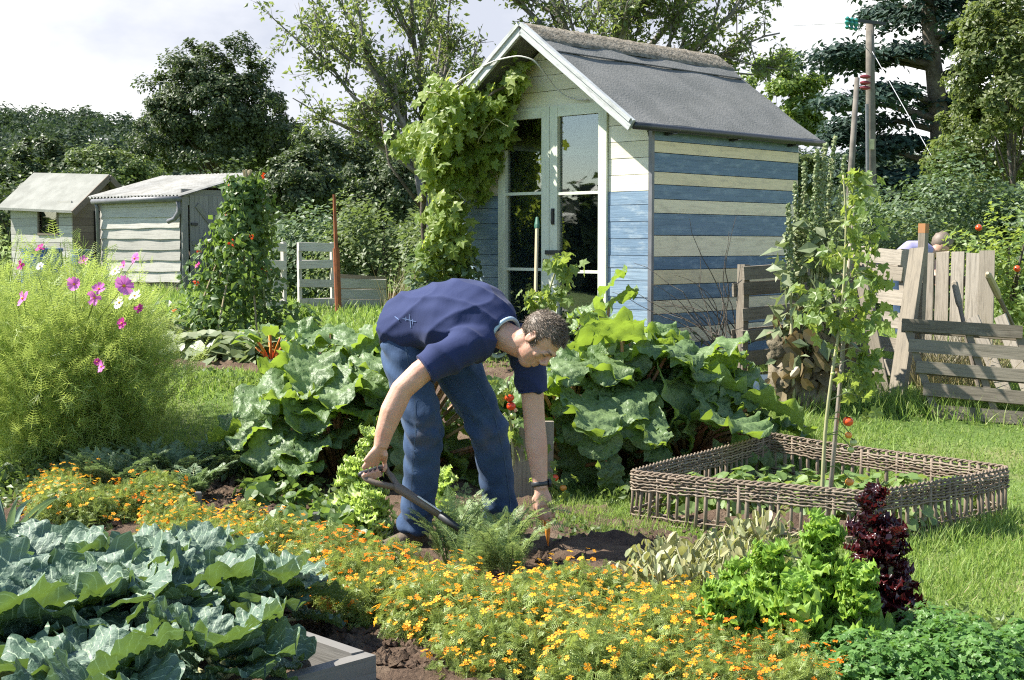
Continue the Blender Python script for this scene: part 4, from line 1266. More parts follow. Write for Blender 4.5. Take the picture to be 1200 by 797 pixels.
Ya = 16.5
f0 = at(492, 205, Ya)
apple_tree('old apple tree with spreading boughs behind the vine clad gable', GZ_(515, Ya),
           [(f0, at(365, 60, Ya - .4), .035), (f0, at(420, -10, Ya + .3), .045), (f0, at(490, -40, Ya), .05), (f0, at(545, 20, Ya + .5), .06), (f0, at(385, 140, Ya - .5), .04), (f0, at(440, 60, Ya - .8), .05), (f0, at(520, 70, Ya + .2), .05)])
f0 = at(700, 120, 17.0)
apple_tree('apple tree showing over the ridge of the striped shed', GZ_(705, 17.0),
           [(f0, at(585, -10, 17), .06), (f0, at(640, -60, 17.3), .06), (f0, at(720, -60, 17), .07), (f0, at(800, -40, 16.7), .06), (f0, at(850, 0, 17), .05), (f0, at(880, -10, 16.6), .045), (f0, at(760, -5, 16.4), .05), (f0, at(810, 40, 16.6), .04), (f0, at(900, -40, 17), .05)])

# ------------------------------------------------------------------ vine on the shed
base = gnd(505, 430); base = S(2.2, -.35, GZ)
vine = thing('grape_vine', 'golden green grape vine climbing the front corner of the striped shed', 'vine', base)
mb = MB()
vpts = [base, S(2.25, -.3, 1.1), S(2.2, -.38, 1.7), S(2.1, -.42, 2.1), S(1.75, -.42, 2.4), S(1.4, -.30, 2.65), S(1.15, -.2, 2.75)]
mb.tube(vpts, [.03, .028, .025, .022, .018, .012, .006], 7)
mb.tube([vpts[2], S(2.5, -.5, 2.1), S(2.6, -.5, 2.5)], [.018, .012, .006], 6)
mb.build('trunk', M['bark'], vine, smooth=True)
P = []; O = []
for (px, py, rx, ry, n, Y0, Y1) in [(508, 180, 19, 40, 130, 11.3, 11.9), (526, 215, 19, 56, 200, 11.4, 11.9), (525, 140, 24, 40, 150, 11.1, 11.9), (520, 262, 17, 34, 110, 11.1, 11.7), (574, 158, 24, 36, 200, 11.40, 11.72), (590, 125, 20, 32, 130, 11.3, 11.6),
                                     (560, 120, 26, 22, 140, 11.2, 11.6), (602, 150, 14, 30, 70, 11.3, 11.5), (478, 165, 16, 18, 40, 11.6, 12.1), (522, 300, 28, 32, 150, 11.2, 11.6), (562, 212, 15, 24, 50, 11.5, 11.75), (515, 112, 10, 22, 30, 11.2, 11.8), (608, 92, 12, 16, 40, 11.1, 11.35)]:
    q = unit(R.normal(0, 1, (n, 2))) * np.sqrt(R.random((n, 1)))
    pos = np.array([at(px + a * rx, py + b * ry, Y0 + (Y1 - Y0) * R.random()) for a, b in q]); P.append(pos)
pos = np.concatenate(P)
# keep the leaves out of the walls
lt = (pos - C0) @ rr
wall = lt > -.05
pos[wall] -= np.outer(lt[wall] + R.uniform(.05, .18, wall.sum()), rr)
mb = MB(); pos = np.concatenate([pos, pos + R.normal(0, .05, pos.shape)]); ppx = 600 + 1600 * pos[:, 0] / pos[:, 1]; ppy = HOR - (pos[:, 2] - CAMZ) / pos[:, 1] * 1600; pos = pos[(ppx < np.where(ppy < 118, 614, 597 - np.clip(ppy - 190, 0, 60) * .5)) & ((R.random(len(pos)) < .85))]; leaves(mb, VINE, pos, .10, np.broadcast_to(-rr * .6 + V3(-.2, -.2, 0), pos.shape), .35, .6, .45); mb.build('foliage', M['foliage_vine'], vine)
for px, py in ((512, 120), (508, 135), (600, 85), (560, 168), (545, 235)):
    p = at(px, py, 11.35); pts, _ = curve_pts(p, V3(R.normal(0, .5), -.2, .8), .45, 9, .35, -.1); mb = MB(); mb.tube(pts, .004, 4); mb.build('tendril', M['stem_pale'], vine)
bush('ivy_bush', 'dark glossy climber round the foot of the grape vine', 520, 11.35, 285, 95, .30, 'foliage_ivy', .075, 1300, cat='shrub', tpl=LEAF)


# ------------------------------------------------------------------ bean tepee and its neighbours
bc = gnd(268, 398); bt = thing('bean_tepee', 'cane tepee covered in runner beans with red blossoms', 'bean tepee', bc)
apex = at(288, 218, bc[1])
for i in range(6):
    a = i * PI / 3 + .4; f_ = bc + V3(.44 * math.cos(a), .44 * math.sin(a), -.05); e = f_ + (apex - f_) * 1.10
    mb = MB(); mb.tube([f_, (f_ + e) / 2, e], .011, 6); mb.build('cane', M['cane'], bt)
n = 3600; k = R.random(n) ** .85; a = R.uniform(0, 6.28, n); rad = (.50 * (1 - k * .72)) * (.45 + .8 * R.random(n)) * (1 + .32 * np.sin(a * 3 + k * 9))
ax_ = bc[None] + (apex - bc)[None] * k[:, None] * 1.06
pos = ax_ + np.stack([np.cos(a) * rad, np.sin(a) * rad, np.zeros(n)], 1)
mb = MB(); leaves(mb, LEAF, pos, .082, np.stack([np.cos(a), np.sin(a), 0 * a], 1) * .7, .35, .6, .5, 1.15); mb.build('foliage', M['foliage_bean'], bt)
mb = MB()
for _ in range(24):
    i = R.integers(n); p = pos[i] + V3(math.cos(a[i]), math.sin(a[i]), 0) * .06
    for _ in range(4): mb.scatter(ROUND, [p + R.normal(0, .018, 3)], rdir(1), rdir(1), .032)
mb.build('blossoms', M['petal_red'], bt)
for _ in range(18):
    mb = MB(); i = R.integers(n); p = pos[i] + V3(math.cos(a[i]), math.sin(a[i]), 0) * .03
    mb.tube([p, p + V3(.005, 0, -.09), p + V3(.015, 0, -.19)], [.006, .009, .004], 5); mb.build('bean_pod', M['stem_green'], bt)


def leafy(name, label, cat, mat, n, rad, h, leaf, tpl=ROUND, stem='stem_green', nst=9, up=.6, wid=1.2, droop=.3):
    """mounded leafy plant at the origin"""
    t = thing(name, label, cat)
    d = rdir(n, .05, 1.0); pos = d * V3(rad, rad, h) * (.5 + .5 * R.random((n, 1)) ** .5)
    mb = MB(); leaves(mb, tpl, pos, leaf, d * .6, up, .5, droop, wid); mb.build('foliage', M[mat], t, world=False)
    mb = MB()
    for q in pos[R.choice(n, nst, False)]:
        mb.tube([V3(0, 0, -.02), q * .5 + V3(0, 0, h * .15), q], [.006, .005, .003], 5)
    mb.build('stems', M[stem], t, world=False)
    return t


used = set()


def put(proto, x, y, rz=None, s=1.0, label=None, dz=0.0):
    rz = R.uniform(0, 6.28) if rz is None else rz
    loc = (x, y, float(g(x, y)) + dz)
    if proto.name not in used:
        used.add(proto.name); proto.location = loc; proto.rotation_euler = (0, 0, rz); proto.scale = (s, s, s)
        if label: proto['label'] = label
        return proto
    return dup(proto, loc, rz, s, label)


sq = leafy('squash_plant', 'low squash plant with broad pale leaves below the bean tepee', 'squash plant', 'foliage_dock', 70, .34, .30, .17, ROUND, wid=1.3)
sq['group'] = 'squash plants below the bean tepee'
for px, py in ((205, 418), (228, 424), (252, 424), (275, 428), (298, 418), (190, 405), (320, 430)):
    p = gnd(px, py); put(sq, p[0], p[1], s=R.uniform(.75, 1.0))
bp_ = leafy('bean_plant', 'dwarf bean plant with dark leaves at the tepee foot', 'bean plant', 'foliage_bean', 120, .26, .42, .10, LEAF, wid=1.2)
bp_['group'] = 'dwarf bean plants at the tepee foot'
for px, py in ((215, 396), (240, 398), (330, 398), (350, 392), (200, 392)):
    p = gnd(px, py); put(bp_, p[0], p[1], s=R.uniform(.8, 1.1))
# chard
p = gnd(318, 432); ch_ = thing('chard_plant', 'rainbow chard with orange red stalks beside the bean tepee', 'chard', p)
for i in range(11):
    a = R.uniform(0, 6.28); e = p + V3(.14 * math.cos(a), .14 * math.sin(a), R.uniform(.16, .28))
    mb = MB(); mb.tube([p, (p + e) / 2 + V3(0, 0, .03), e], [.012, .010, .006], 6); mb.build('stalk', M['stem_chard'], ch_, smooth=True)
    mb = MB(); big_leaf(mb, e, a, .22, .065, R.uniform(.5, 1.1), 1.2, .05, .1, .1, 7, 9); mb.build('leaf_blade', M['rhubarb'], ch_, smooth=True)


# ------------------------------------------------------------------ rhubarb
def rhubarb(label, px, py, n, hh, spread, size, seed, face=None, zmin=.15):
    global R
    old = R; R = np.random.default_rng(seed)
    c = gnd(px, py); t = thing('rhubarb_plant', label, 'rhubarb', c, group='rhubarb plants with huge crinkled leaves')
    ms = MB(); ml = MB()
    for i in range(n):
        a = i * 2.399 + R.uniform(-.5, .5); k = (i + .5) / n
        rad = spread * k ** .6 * R.uniform(.75, 1.1); z = zmin + (hh - zmin) * (1 - k ** 1.3) * R.uniform(.75, 1.08)
        e = c + V3(math.cos(a) * rad, math.sin(a) * rad, z)
        m_ = c + V3(math.cos(a) * rad * .4, math.sin(a) * rad * .4, z * .62)
        ms.tube([c + V3(math.cos(a) * .04, math.sin(a) * .04, -.02), m_, e], [.016, .013, .009], 7)
        L = .88 * size * R.uniform(.55, 1.3)
        big_leaf(ml, e, a + R.uniform(-.35, .35), L, L * R.uniform(.36, .46), R.uniform(-.5, .95) - .5 * k, R.uniform(.4, 2.0), .08, R.uniform(-.2, .35), .30, 17, 27, R.uniform(2, 3.6), R.uniform(-.7, .7), prof=.72, puck=.008, rnd=True, vein=.024)
    ms.build('stalks', M['stem_rhubarb'], t, smooth=True); ml.build('foliage', M['rhubarb'], t, smooth=True)
    R = old
    return t


rhubarb('big rhubarb plant filling the space behind the gardener and his tool', 395, 560, 72, .80, .55, .36, 3)
rhubarb('rhubarb plant showing between and behind the trouser legs', 485, 560, 44, .86, .50, .36, 4)
rhubarb('tallest rhubarb plant reaching up the striped shed corner', 735, 545, 60, .80, .50, .38, 5)
rhubarb('rhubarb plant with drooping dark leaves near the basket corner', 805, 538, 58, .66, .52, .36, 6)
rhubarb('rhubarb plant close behind the bare hanging arm', 668, 560, 40, .70, .42, .34, 8)
rhubarb('small rhubarb plant with yellowing leaves at the far shed wall', 700, 500, 14, .92, .26, .28, 9)
rhubarb('low rhubarb plant behind the pale frilly lettuce', 362, 555, 26, .55, .40, .33, 10)

# ------------------------------------------------------------------ cabbages
def cabbage(label, c, n, size, seed):
    global R
    old = R; R = np.random.default_rng(seed)
    t = thing('cabbage_plant', label, 'cabbage', c, group='cabbages in the raised bed'); c = np.asarray(c, float)
    ml = MB(); ms = MB()
    ms.tube([c + V3(0, 0, -.02), c + V3(0, 0, .14)], [.022, .018], 8)
    for i in range(n):
        a = i * 2.399 + R.uniform(-.3, .3); k = (i + .5) / n
        z = .02 + .07 * (1 - k); el = 1.05 - 1.0 * k + R.uniform(-.15, .2); L = .80 * size * R.uniform(.75, 1.15) * (.62 + .5 * math.sin(PI * min(1, .25 + k * .75)))
        s_ = c + V3(0, 0, z); e = s_ + V3(math.cos(a) * math.cos(el), math.sin(a) * math.cos(el), math.sin(el)) * (.05 + .10 * k)
        ms.tube([s_, e], [.008, .006], 6)
        big_leaf(ml, e, a, L, L * R.uniform(.42, .52), el, R.uniform(.4, 1.7), .048, R.uniform(.1, .6), .10, 17, 33, R.uniform(2.6, 4.6), R.uniform(-.45, .45), prof=.85, puck=.006, rnd=True, vein=.011)
    ms.build('stalk', M['stem_pale'], t, smooth=True); ml.build('foliage', M['cabbage'], t, smooth=True)
    R = old


for i, (px, py, n, s_, lab) in enumerate([(120, 752, 22, .34, 'upright cabbage with yellow green heart leaves in the raised bed middle'), (20, 775, 20, .36, 'cabbage with a big pale hanging leaf at the photo corner'),
        (215, 740, 22, .30, 'blue grey cabbage with puckered leaves beside the upright one'), (300, 722, 18, .25, 'cabbage leaning over the lit bed board'), (250, 800, 18, .25, 'low cabbage near the end board of the bed'),
        (40, 705, 18, .30, 'cabbage at the far side of the bed near the leek'), (150, 690, 18, .28, 'cabbage behind the upright one next to the marigolds'), (240, 690, 14, .24, 'small grey cabbage at the bed edge next to the marigolds'), (110, 840, 18, .30, 'cabbage at the bottom edge of the photo'), (-60, 720, 18, .32, 'cabbage half out of the photo')]):
    p = gnd(px + 8, py + 44); cabbage(lab, V3(p[0], p[1], .06), n, s_, 40 + i)
p = gnd(8, 668); lk = thing('leek_plant', 'leek with stiff grey green blades among the cabbages', 'leek', p)
mb = MB()
for i in range(9):
    a = R.uniform(0, 6.28); big_leaf(mb, p + V3(0, 0, .05), a, R.uniform(.28, .42), .017, R.uniform(.9, 1.45), R.uniform(.2, 1.4), .0, .7, .0, 5, 10, puck=0)
mb.build('foliage', M['leek'], lk, smooth=True)
mb = MB(); mb.tube([p, p + V3(0, 0, .14)], [.02, .018], 9); mb.build('shank', M['petal_white'], lk, smooth=True)


# ------------------------------------------------------------------ marigolds
def flower_tpl(n=5, r=.5, w=.36):
    v = [[0, 0, 0]]; f = []
    for i in range(n):
        a = 2 * PI * i / n; da = w * 2 * PI / n
        k = len(v)
        v += [[math.cos(a - da) * r * .7, math.sin(a - da) * r * .7, .04], [math.cos(a - da * .7) * r, math.sin(a - da * .7) * r, .0], [math.cos(a + da * .7) * r, math.sin(a + da * .7) * r, .0], [math.cos(a + da) * r * .7, math.sin(a + da) * r * .7, .04]]
        f += [[0, k, k + 1], [0, k + 1, k + 2], [0, k + 2, k + 3]]
    return np.array(v, float), np.array(f)


FL5 = flower_tpl(); FL8 = flower_tpl(8, .5, .52)


def marigold(label, fmat, nf, seed):
    global R
    old = R; R = np.random.default_rng(seed)
    t = thing('marigold_plant', label, 'marigold', group='marigold edging along the vegetable beds')
    n = 700; d = rdir(n, -.05, 1.0); pos = d * V3(.17, .17, .20) * (.35 + .65 * R.random((n, 1)) ** .6) + V3(0, 0, .015)
    pos[:, 2] = np.maximum(pos[:, 2], .01)
    mb = MB(); leaves(mb, FERN, pos, .052, d * .5, .5, .7)
    up_p = pos[pos[:, 2] > .08][::5]; mb.scatter(FERN, up_p, V3(0, 0, 1) + R.normal(0, .35, up_p.shape), rdir(len(up_p), -.3, .3), R.uniform(.035, .065, len(up_p)))
    for q in pos[::22]: mb.tube([V3(0, 0, 0), q * .6 + V3(0, 0, .03), q], [.003, .0025, .0015], 4, cap=False)
    mb.build('foliage', M['foliage_marigold'], t, world=False)
    d = rdir(nf, .25, 1.0); pos = d * V3(.175, .175, .235) * R.uniform(.8, 1.16, (nf, 1)) + V3(0, 0, .01)
    mb = MB(); nr = unit(d * .55 + V3(-.1, 0, .55) + R.normal(0, .28, (nf, 3))); tt = rdir(nf)
    mb.scatter(FL5, pos, tt - (tt * nr).sum(1, keepdims=True) * nr, nr, R.uniform(.017, .031, nf)); mb.build('blossoms', M[fmat], t, world=False)
    R = old
    return t


gold = [marigold('marigold plant thick with small golden yellow flowers', 'flower_gold', nf, 60 + i) for i, nf in enumerate((80, 62, 40))]
orng = [marigold('marigold plant dotted with deep orange flowers', 'flower_orange', nf, 70 + i) for i, nf in enumerate((60, 36))]
# (px, py of the foot, kind)
spots = []
line = [(60, 596), (95, 604), (130, 612), (165, 620), (205, 632), (245, 646), (285, 655), (325, 668), (360, 690), (400, 706), (440, 724), (480, 742), (520, 742), (560, 752), (600, 764), (640, 772), (680, 782), (720, 788), (760, 796)]
for i, (x, y) in enumerate(line):
    for dx, dy in ((0, 0), (14, -16), (-12, 14), (24, 12)):
        spots.append((x + dx + R.normal(0, 8), y + dy + R.normal(0, 5)))
spots += [(540, 700), (580, 710), (620, 712), (660, 720), (700, 728), (740, 736), (780, 740), (600, 800), (650, 815), (700, 825), (560, 790), (760, 830), (800, 815), (815, 770), (505, 712), (830, 840)]
spots += [(840, 812), (880, 812), (920, 815), (960, 820), (1000, 826), (860, 845), (940, 850)]
for x, y in spots:
    p = gnd(x, y)
    if R.random() < .18: continue
    if x > 832: pr = orng[0]
    elif 300 < x < 480 and R.random() < .72: pr = orng[R.integers(2)]
    elif x < 200 and R.random() < .35: pr = orng[1]
    else: pr = gold[R.choice(3, p=[.5, .3, .2])]
    put(pr, p[0], p[1], s=R.uniform(.66, 1.16))

# ------------------------------------------------------------------ carrots, parsnips
def feathery(name, label, cat, mat, n, h, rad, size, tpl=FERN, group=None, seed=1):
    global R
    old = R; R = np.random.default_rng(seed)
    t = thing(name, label, cat, group=group); mb = MB(); ms = MB()
    for i in range(n):
        a = R.uniform(0, 6.28); tip = V3(math.cos(a) * rad, math.sin(a) * rad, 0) * R.uniform(.3, 1.1) + V3(0, 0, h * R.uniform(.6, 1.1))
        k = np.linspace(0, 1, 7)[:, None]; pts = tip * k * V3(1, 1, 0) * k ** .4 + V3(0, 0, tip[2]) * (k * 1.25 - .28 * k ** 3)
        ms.tube(pts, np.linspace(.0035, .0015, 7), 4, cap=False)
        m_ = 9; kk = np.linspace(.35, 1, m_); idx = kk * 6
        q = np.stack([np.interp(idx, range(7), pts[:, c]) for c in range(3)], 1); tg = unit(np.stack([np.interp(idx, range(7), np.gradient(pts[:, c])) for c in range(3)], 1))
        sd_ = unit(np.cross(tg, [0, 0, 1.0]) + 1e-4)
        for sg in (-1, 1):
            mb.scatter(tpl, q, tg * .6 + sd_ * sg + R.normal(0, .15, (m_, 3)), unit(np.cross(sd_, tg) + R.normal(0, .25, (m_, 3))), size * (1.15 - .75 * kk) * R.uniform(.8, 1.2, m_))
        mb.scatter(tpl, q[-1:], tg[-1:], unit(np.cross(sd_[-1:], tg[-1:])), size * .6)
    mb.build('foliage', M[mat], t, world=False); ms.build('stalks', M['stem_green'], t, world=False)
    R = old
    return t


car = [feathery('carrot_plant', 'carrot plant with bright feathery tops in front of the gardener', 'carrot', 'foliage_carrot', 11, .27, .15, .075, group='carrots in front of the gardener', seed=s) for s in (1, 2)]
for px, py in ((525, 676), (548, 684), (572, 688), (598, 692), (540, 666), (566, 670), (590, 676), (556, 655), (584, 660)):
    p = gnd(px, py); put(car[R.integers(2)], p[0], p[1], s=R.uniform(.85, 1.15))
par = [feathery('parsnip_plant', 'parsnip with dull grey green ferny leaves between the cosmos and marigolds', 'parsnip', 'foliage_parsnip', 11, .25, .19, .10, FERN_F, group='parsnips along the cosmos bed', seed=s) for s in (5, 6)]
for px, py in ((120, 585), (150, 580), (180, 578), (210, 575), (240, 572), (265, 570), (290, 566), (175, 568), (205, 564), (240, 562), (275, 562), (300, 560), (95, 582), (225, 594), (145, 585)):
    p = gnd(px, py); put(par[R.integers(2)], p[0], p[1], s=R.uniform(.8, 1.2))

# ------------------------------------------------------------------ cosmos
FERN_T = feather(6, .016)
gc = 'cosmos plants with feathery leaves'
cosm = []
for i, (px, py, h, rad, nn, lab) in enumerate([(40, 556, 1.12, .42, 6800, 'cosmos plant at the photo edge with two pink flowers'), (95, 552, 1.20, .42, 6800, 'tallest cosmos plant carrying pink and white flowers'), (135, 540, .95, .32, 4200, 'cosmos plant facing the grass with one flower low down'), (-10, 520, 1.35, .4, 4500, 'cosmos plant mostly outside the photo'), (90, 500, 1.25, .35, 3600, 'cosmos plant at the far side of the clump')]):
    c = gnd(px, py); t = thing('cosmos_plant', lab, 'cosmos', c, group=gc); cosm.append(t)
    k = R.random(nn) ** .75; a = R.uniform(0, 6.28, nn); rd = rad * (.45 + .75 * np.sin(PI * np.clip(k * .85 + .12, 0, 1))) * np.sqrt(R.random(nn)) * (1 + .18 * np.sin(a * 4 + i))
    pos = c + np.stack([np.cos(a) * rd, np.sin(a) * rd, h * .9 * (k * (1.02 - .30 * (rd / rad) ** 2) * (1 + .10 * np.sin(a * 5 + i * 2) + .06 * np.sin(a * 11)) + .02)], 1)
    # foliage gathers along branching stems, so the outline is spiky and open
    ns = int(26 + nn / 160); sa = R.uniform(0, 6.28, ns); sr = rad * np.sqrt(R.random(ns)); sh = h * R.uniform(.72, 1.04, ns) * (1 - .22 * (sr / rad) ** 2)
    tipx = np.stack([np.cos(sa) * sr * 1.15, np.sin(sa) * sr * 1.15, sh], 1); wi = R.integers(0, ns, nn); kk = R.random(nn) ** .7
    bow = np.stack([kk ** .7, kk ** .7, kk], 1); sprd = (.035 + .10 * np.sin(PI * np.clip(kk * .9, 0, 1)))[:, None]
    pos = c + tipx[wi] * bow + R.normal(0, 1, (nn, 3)) * sprd * V3(1, 1, .6); pos[:, 2] = np.maximum(pos[:, 2], c[2] + .02)
    a = np.arctan2(pos[:, 1] - c[1], pos[:, 0] - c[0])
    mb = MB(); leaves(mb, THREAD, pos[::2], .10, np.stack([np.cos(a) * .5, np.sin(a) * .5, 0 * a], 1)[::2], .1, .7)
    pf_ = pos[1::3]; oo = np.stack([np.cos(a), np.sin(a), 0 * a], 1)[1::3]; mb.scatter(FERN_T, pf_, oo * .6 + V3(0, 0, .75) + R.normal(0, .3, pf_.shape), oo - V3(0, 0, .3) + R.normal(0, .3, pf_.shape), R.uniform(.08, .16, len(pf_)))
    mb.build('foliage', M['foliage_cosmos'], t)
    mb = MB()
    for j in range(26):
        aa = R.uniform(0, 6.28); r_ = R.uniform(.1, 1) * rad * .9; e = c + V3(math.cos(aa) * r_, math.sin(aa) * r_, h * R.uniform(.75, 1.0)); mb.tube([c + V3(R.normal(0, .05), R.normal(0, .05), 0), c + (e - c) * V3(.35, .35, .5), e], [.006, .004, .002], 5)
    mb.build('stems', M['stem_green'], t)
for px, py, r_, mt, own, Y in [(27, 350, .085, 'petal_pink', 0, 7.5), (87, 333, .07, 'petal_pink', 1, 7.5), (111, 349, .075, 'petal_pink', 1, 7.4), (116, 339, .065, 'petal_pink', 1, 7.5), (145, 335, .10, 'petal_pink', 1, 7.4), (140, 355, .07, 'petal_white', 1, 7.6), (158, 347, .07, 'petal_white', 2, 7.6), (163, 362, .05, 'petal_magenta', 2, 7.6), (143, 379, .06, 'petal_magenta', 2, 7.55), (158, 303, .07, 'petal_pink', 1, 8.3), (145, 311, .05, 'petal_pink', 1, 8.3),
                               (135, 318, .06, 'petal_white', 1, 8.3), (25, 310, .06, 'petal_magenta', 0, 8.2), (47, 291, .055, 'petal_magenta', 0, 8.3), (98, 306, .055, 'petal_pink', 1, 8.2), (119, 430, .06, 'petal_pink', 2, 7.35), (47, 312, .045, 'petal_white', 0, 8.2), (232, 311, .045, 'petal_magenta', 2, 9.0), (114, 424, .035, 'petal_magenta', 2, 7.4)]:
    c = at(px, py, Y); t = cosm[own]; mb = MB(); nr = unit(V3(R.normal(-.25, .45), -.75, .5 + R.normal(0, .35)))
    u_ = unit(np.cross(nr, [0, 0, 1.0])); v_ = np.cross(nr, u_); cup_ = R.uniform(-.25, .6, 8)
    for i in range(8):
        a = i * PI / 4; dd = u_ * math.cos(a) + v_ * math.sin(a); ss = np.cross(nr, dd)
        L = r_ * .56; V_ = np.array([[c + dd * (L * y) + ss * (L * .40 * math.sin(min(1, y * .85 + .12) * PI * .62) * x * .70) + nr * (cup_[i] * L * y * y + .05 * L * abs(x)) + dd * (L * (y > .95) * -.06 * (abs(x) < .3)) for x in (-1, -.5, 0, .5, 1)] for y in (.08, .35, .65, .9, 1.0)])
        mb.grid(V_)
    fl_ = mb.build('flower', M[mt], t, smooth=True)
    mb = MB(); mb.ell(c + nr * .004, (r_ * .10, r_ * .10, r_ * .08), nu=10, nv=6); mb.build('flower_centre', M['pollen'], fl_)
    mb = MB(); foot = np.array(t.location) + V3(0, 0, .5); mb.tube([foot, (foot + c) / 2 + V3(0, 0, .12), c - nr * .005], [.003, .0025, .002], 5); mb.build('flower_stem', M['stem_green'], t)


# ------------------------------------------------------------------ lettuces, parsley
def frilly(name, label, cat, mat, c, n, size, h, rad, seed, ruff=.13, group=None, prof=.6, bolt=False):
    global R
    old = R; R = np.random.default_rng(seed)
    c = np.asarray(c, float); t = thing(name, label, cat, c, group=group); ml = MB(); ms = MB()
    ms.tube([c + V3(0, 0, -.02), c + V3(0, 0, h * .85)], [.016, .008], 7)
    n = int(n * 1.35)
    for i in range(n):
        a = i * 2.399 + R.uniform(-.9, .9); k = np.clip((i + .5) / n + R.normal(0, .06), 0, 1)
        z = h * (1 - k) * .95 + .02 if bolt else .03 + h * .4 * (1 - k)
        el = (1.0 - .9 * k if bolt else 1.35 - 1.15 * k) + R.uniform(-.45, .45)
        L = .68 * size * R.uniform(.6, 1.25) * (.55 + .55 * k)
        b = c + V3(math.cos(a) * .01, math.sin(a) * .01, z)
        big_leaf(ml, b, a, L, L * R.uniform(.36, .5), el, R.uniform(.3, 1.4), ruff, R.uniform(.1, .5), 0, 13, 33, R.uniform(4, 6), R.uniform(-.5, .5), prof=1.2, puck=.004, rnd=True)
    ml.build('foliage', M[mat], t, smooth=True); ms.build('stalk', M['stem_pale'], t)
    R = old
    return t


gl = 'frilly green lettuces beside the basket'
for i, (px, py, n, sz, h, lab) in enumerate([(962, 768, 90, .15, .42, 'tallest frilly green lettuce standing in front of the dark red one'), (900, 778, 80, .15, .34, 'bright green lettuce between the tall one and the marigolds'), (850, 792, 64, .14, .26, 'pale frilly lettuce nearest the golden marigolds'), (930, 800, 64, .15, .28, 'shaded green lettuce low in the lettuce clump'), (1005, 785, 56, .14, .30, 'lettuce next to the parsley'), (865, 760, 60, .12, .26, 'frilly lettuce next to the withered beans')]):
    p = gnd(px, py); frilly('lettuce', lab, 'lettuce', 'lettuce_green', p, n, sz * 1.15, h * 1.05, .15, 80 + i, .15, gl, bolt=True)
for i, (px, py, h, lab) in enumerate([(1018, 752, .52, 'bolted dark red lettuce standing tall before the basket corner'), (1042, 760, .40, 'dark red lettuce leaning behind the parsley')]):
    p = gnd(px, py); frilly('red_lettuce', lab, 'lettuce', 'lettuce_red', p, 60, .15, h, .12, 90 + i, .13, 'dark red lettuces', bolt=True)
for i, (px, py, h, n, lab) in enumerate([(432, 632, .50, 90, 'bolted pale yellow green lettuce beside the tool handle'), (412, 628, .36, 60, 'pale frilly lettuce at the foot of the bolted one'), (436, 640, .22, 34, 'low pale lettuce by the boot'), (520, 622, .28, 30, 'pale lettuce showing between the trouser legs')]):
    p = gnd(px, py); frilly('pale_lettuce', lab, 'lettuce', 'lettuce_pale', p, n, .135, h, .12, 100 + i, .15, 'pale frilly lettuces', bolt=True)
ps = [leafy('parsley_plant', 'bushy bright green parsley plant at the photo corner', 'parsley', 'foliage_parsley', 900, .19, .24, .027, VINE, up=.4, wid=1.1) for _ in range(2)]
for o in ps: o['group'] = 'parsley along the grass edge'
for px, py in ((1000, 822), (1040, 812), (1080, 805), (1125, 812), (1060, 832), (1100, 838), (1145, 832), (1020, 845), (1190, 825), (1165, 808), (1085, 785), (985, 815), (1215, 805), (1090, 845), (1150, 845)):
    p = gnd(px, py); put(ps[R.integers(2)], p[0], p[1], s=R.uniform(.8, 1.15))

# withered dwarf beans
wb = leafy('withered_bean_plant', 'drooping yellowed bean plant between the marigolds and the basket', 'bean plant', 'withered', 110, .22, .29, .050, ROUND, 'stem_pale', 64, .2, .7, 1.1)
wb['group'] = 'withered beans between marigolds and basket'
for px, py in ((765, 708), (795, 700), (825, 695), (850, 700), (875, 705), (810, 720), (840, 725), (775, 725), (860, 680), (890, 672)):
    p = gnd(px, py); put(wb, p[0], p[1], s=R.uniform(.75, 1.1))
gbn = leafy('bean_plant', 'small bean plant with drooping leaves by the wooden plant markers', 'bean plant', 'foliage_bean', 70, .17, .2, .062, ROUND, up=.4, droop=.7)
gbn['group'] = 'bean seedlings by the plant markers'
for px, py in ((350, 640), (375, 650), (395, 640), (415, 655), (330, 640), (385, 615), (360, 605), (320, 600), (300, 590)):
    p = gnd(px, py); put(gbn, p[0], p[1], s=R.uniform(.7, 1.1))
for px, py, lab in ((233, 615, 'small grey wooden plant marker in the dug soil'), (371, 642, 'small grey wooden plant marker among the bean seedlings'), (175, 600, 'small grey wooden plant marker nearest the cosmos')):
    p = gnd(px, py); mb = MB(); h = .16
    v = [p + V3(x, y, z) for z in (-.03, h) for x, y in ((-.017, -.006), (.017, -.006), (.017, .006), (-.017, .006))]
    v += [p + V3(-.012, 0, h + .008), p + V3(.012, 0, h + .008)]
    mb.add(v, [[0, 1, 5, 4], [1, 2, 6, 5], [2, 3, 7, 6], [3, 0, 4, 7], [4, 5, 9, 8], [6, 7, 8, 9], [5, 6, 9], [7, 4, 8], [3, 2, 1, 0]], [(a * .02, b * .02) for a in range(5) for b in range(2)])
    tag(mb.build('plant_marker', M['bedwood']), lab, 'plant marker', 'wooden plant markers')

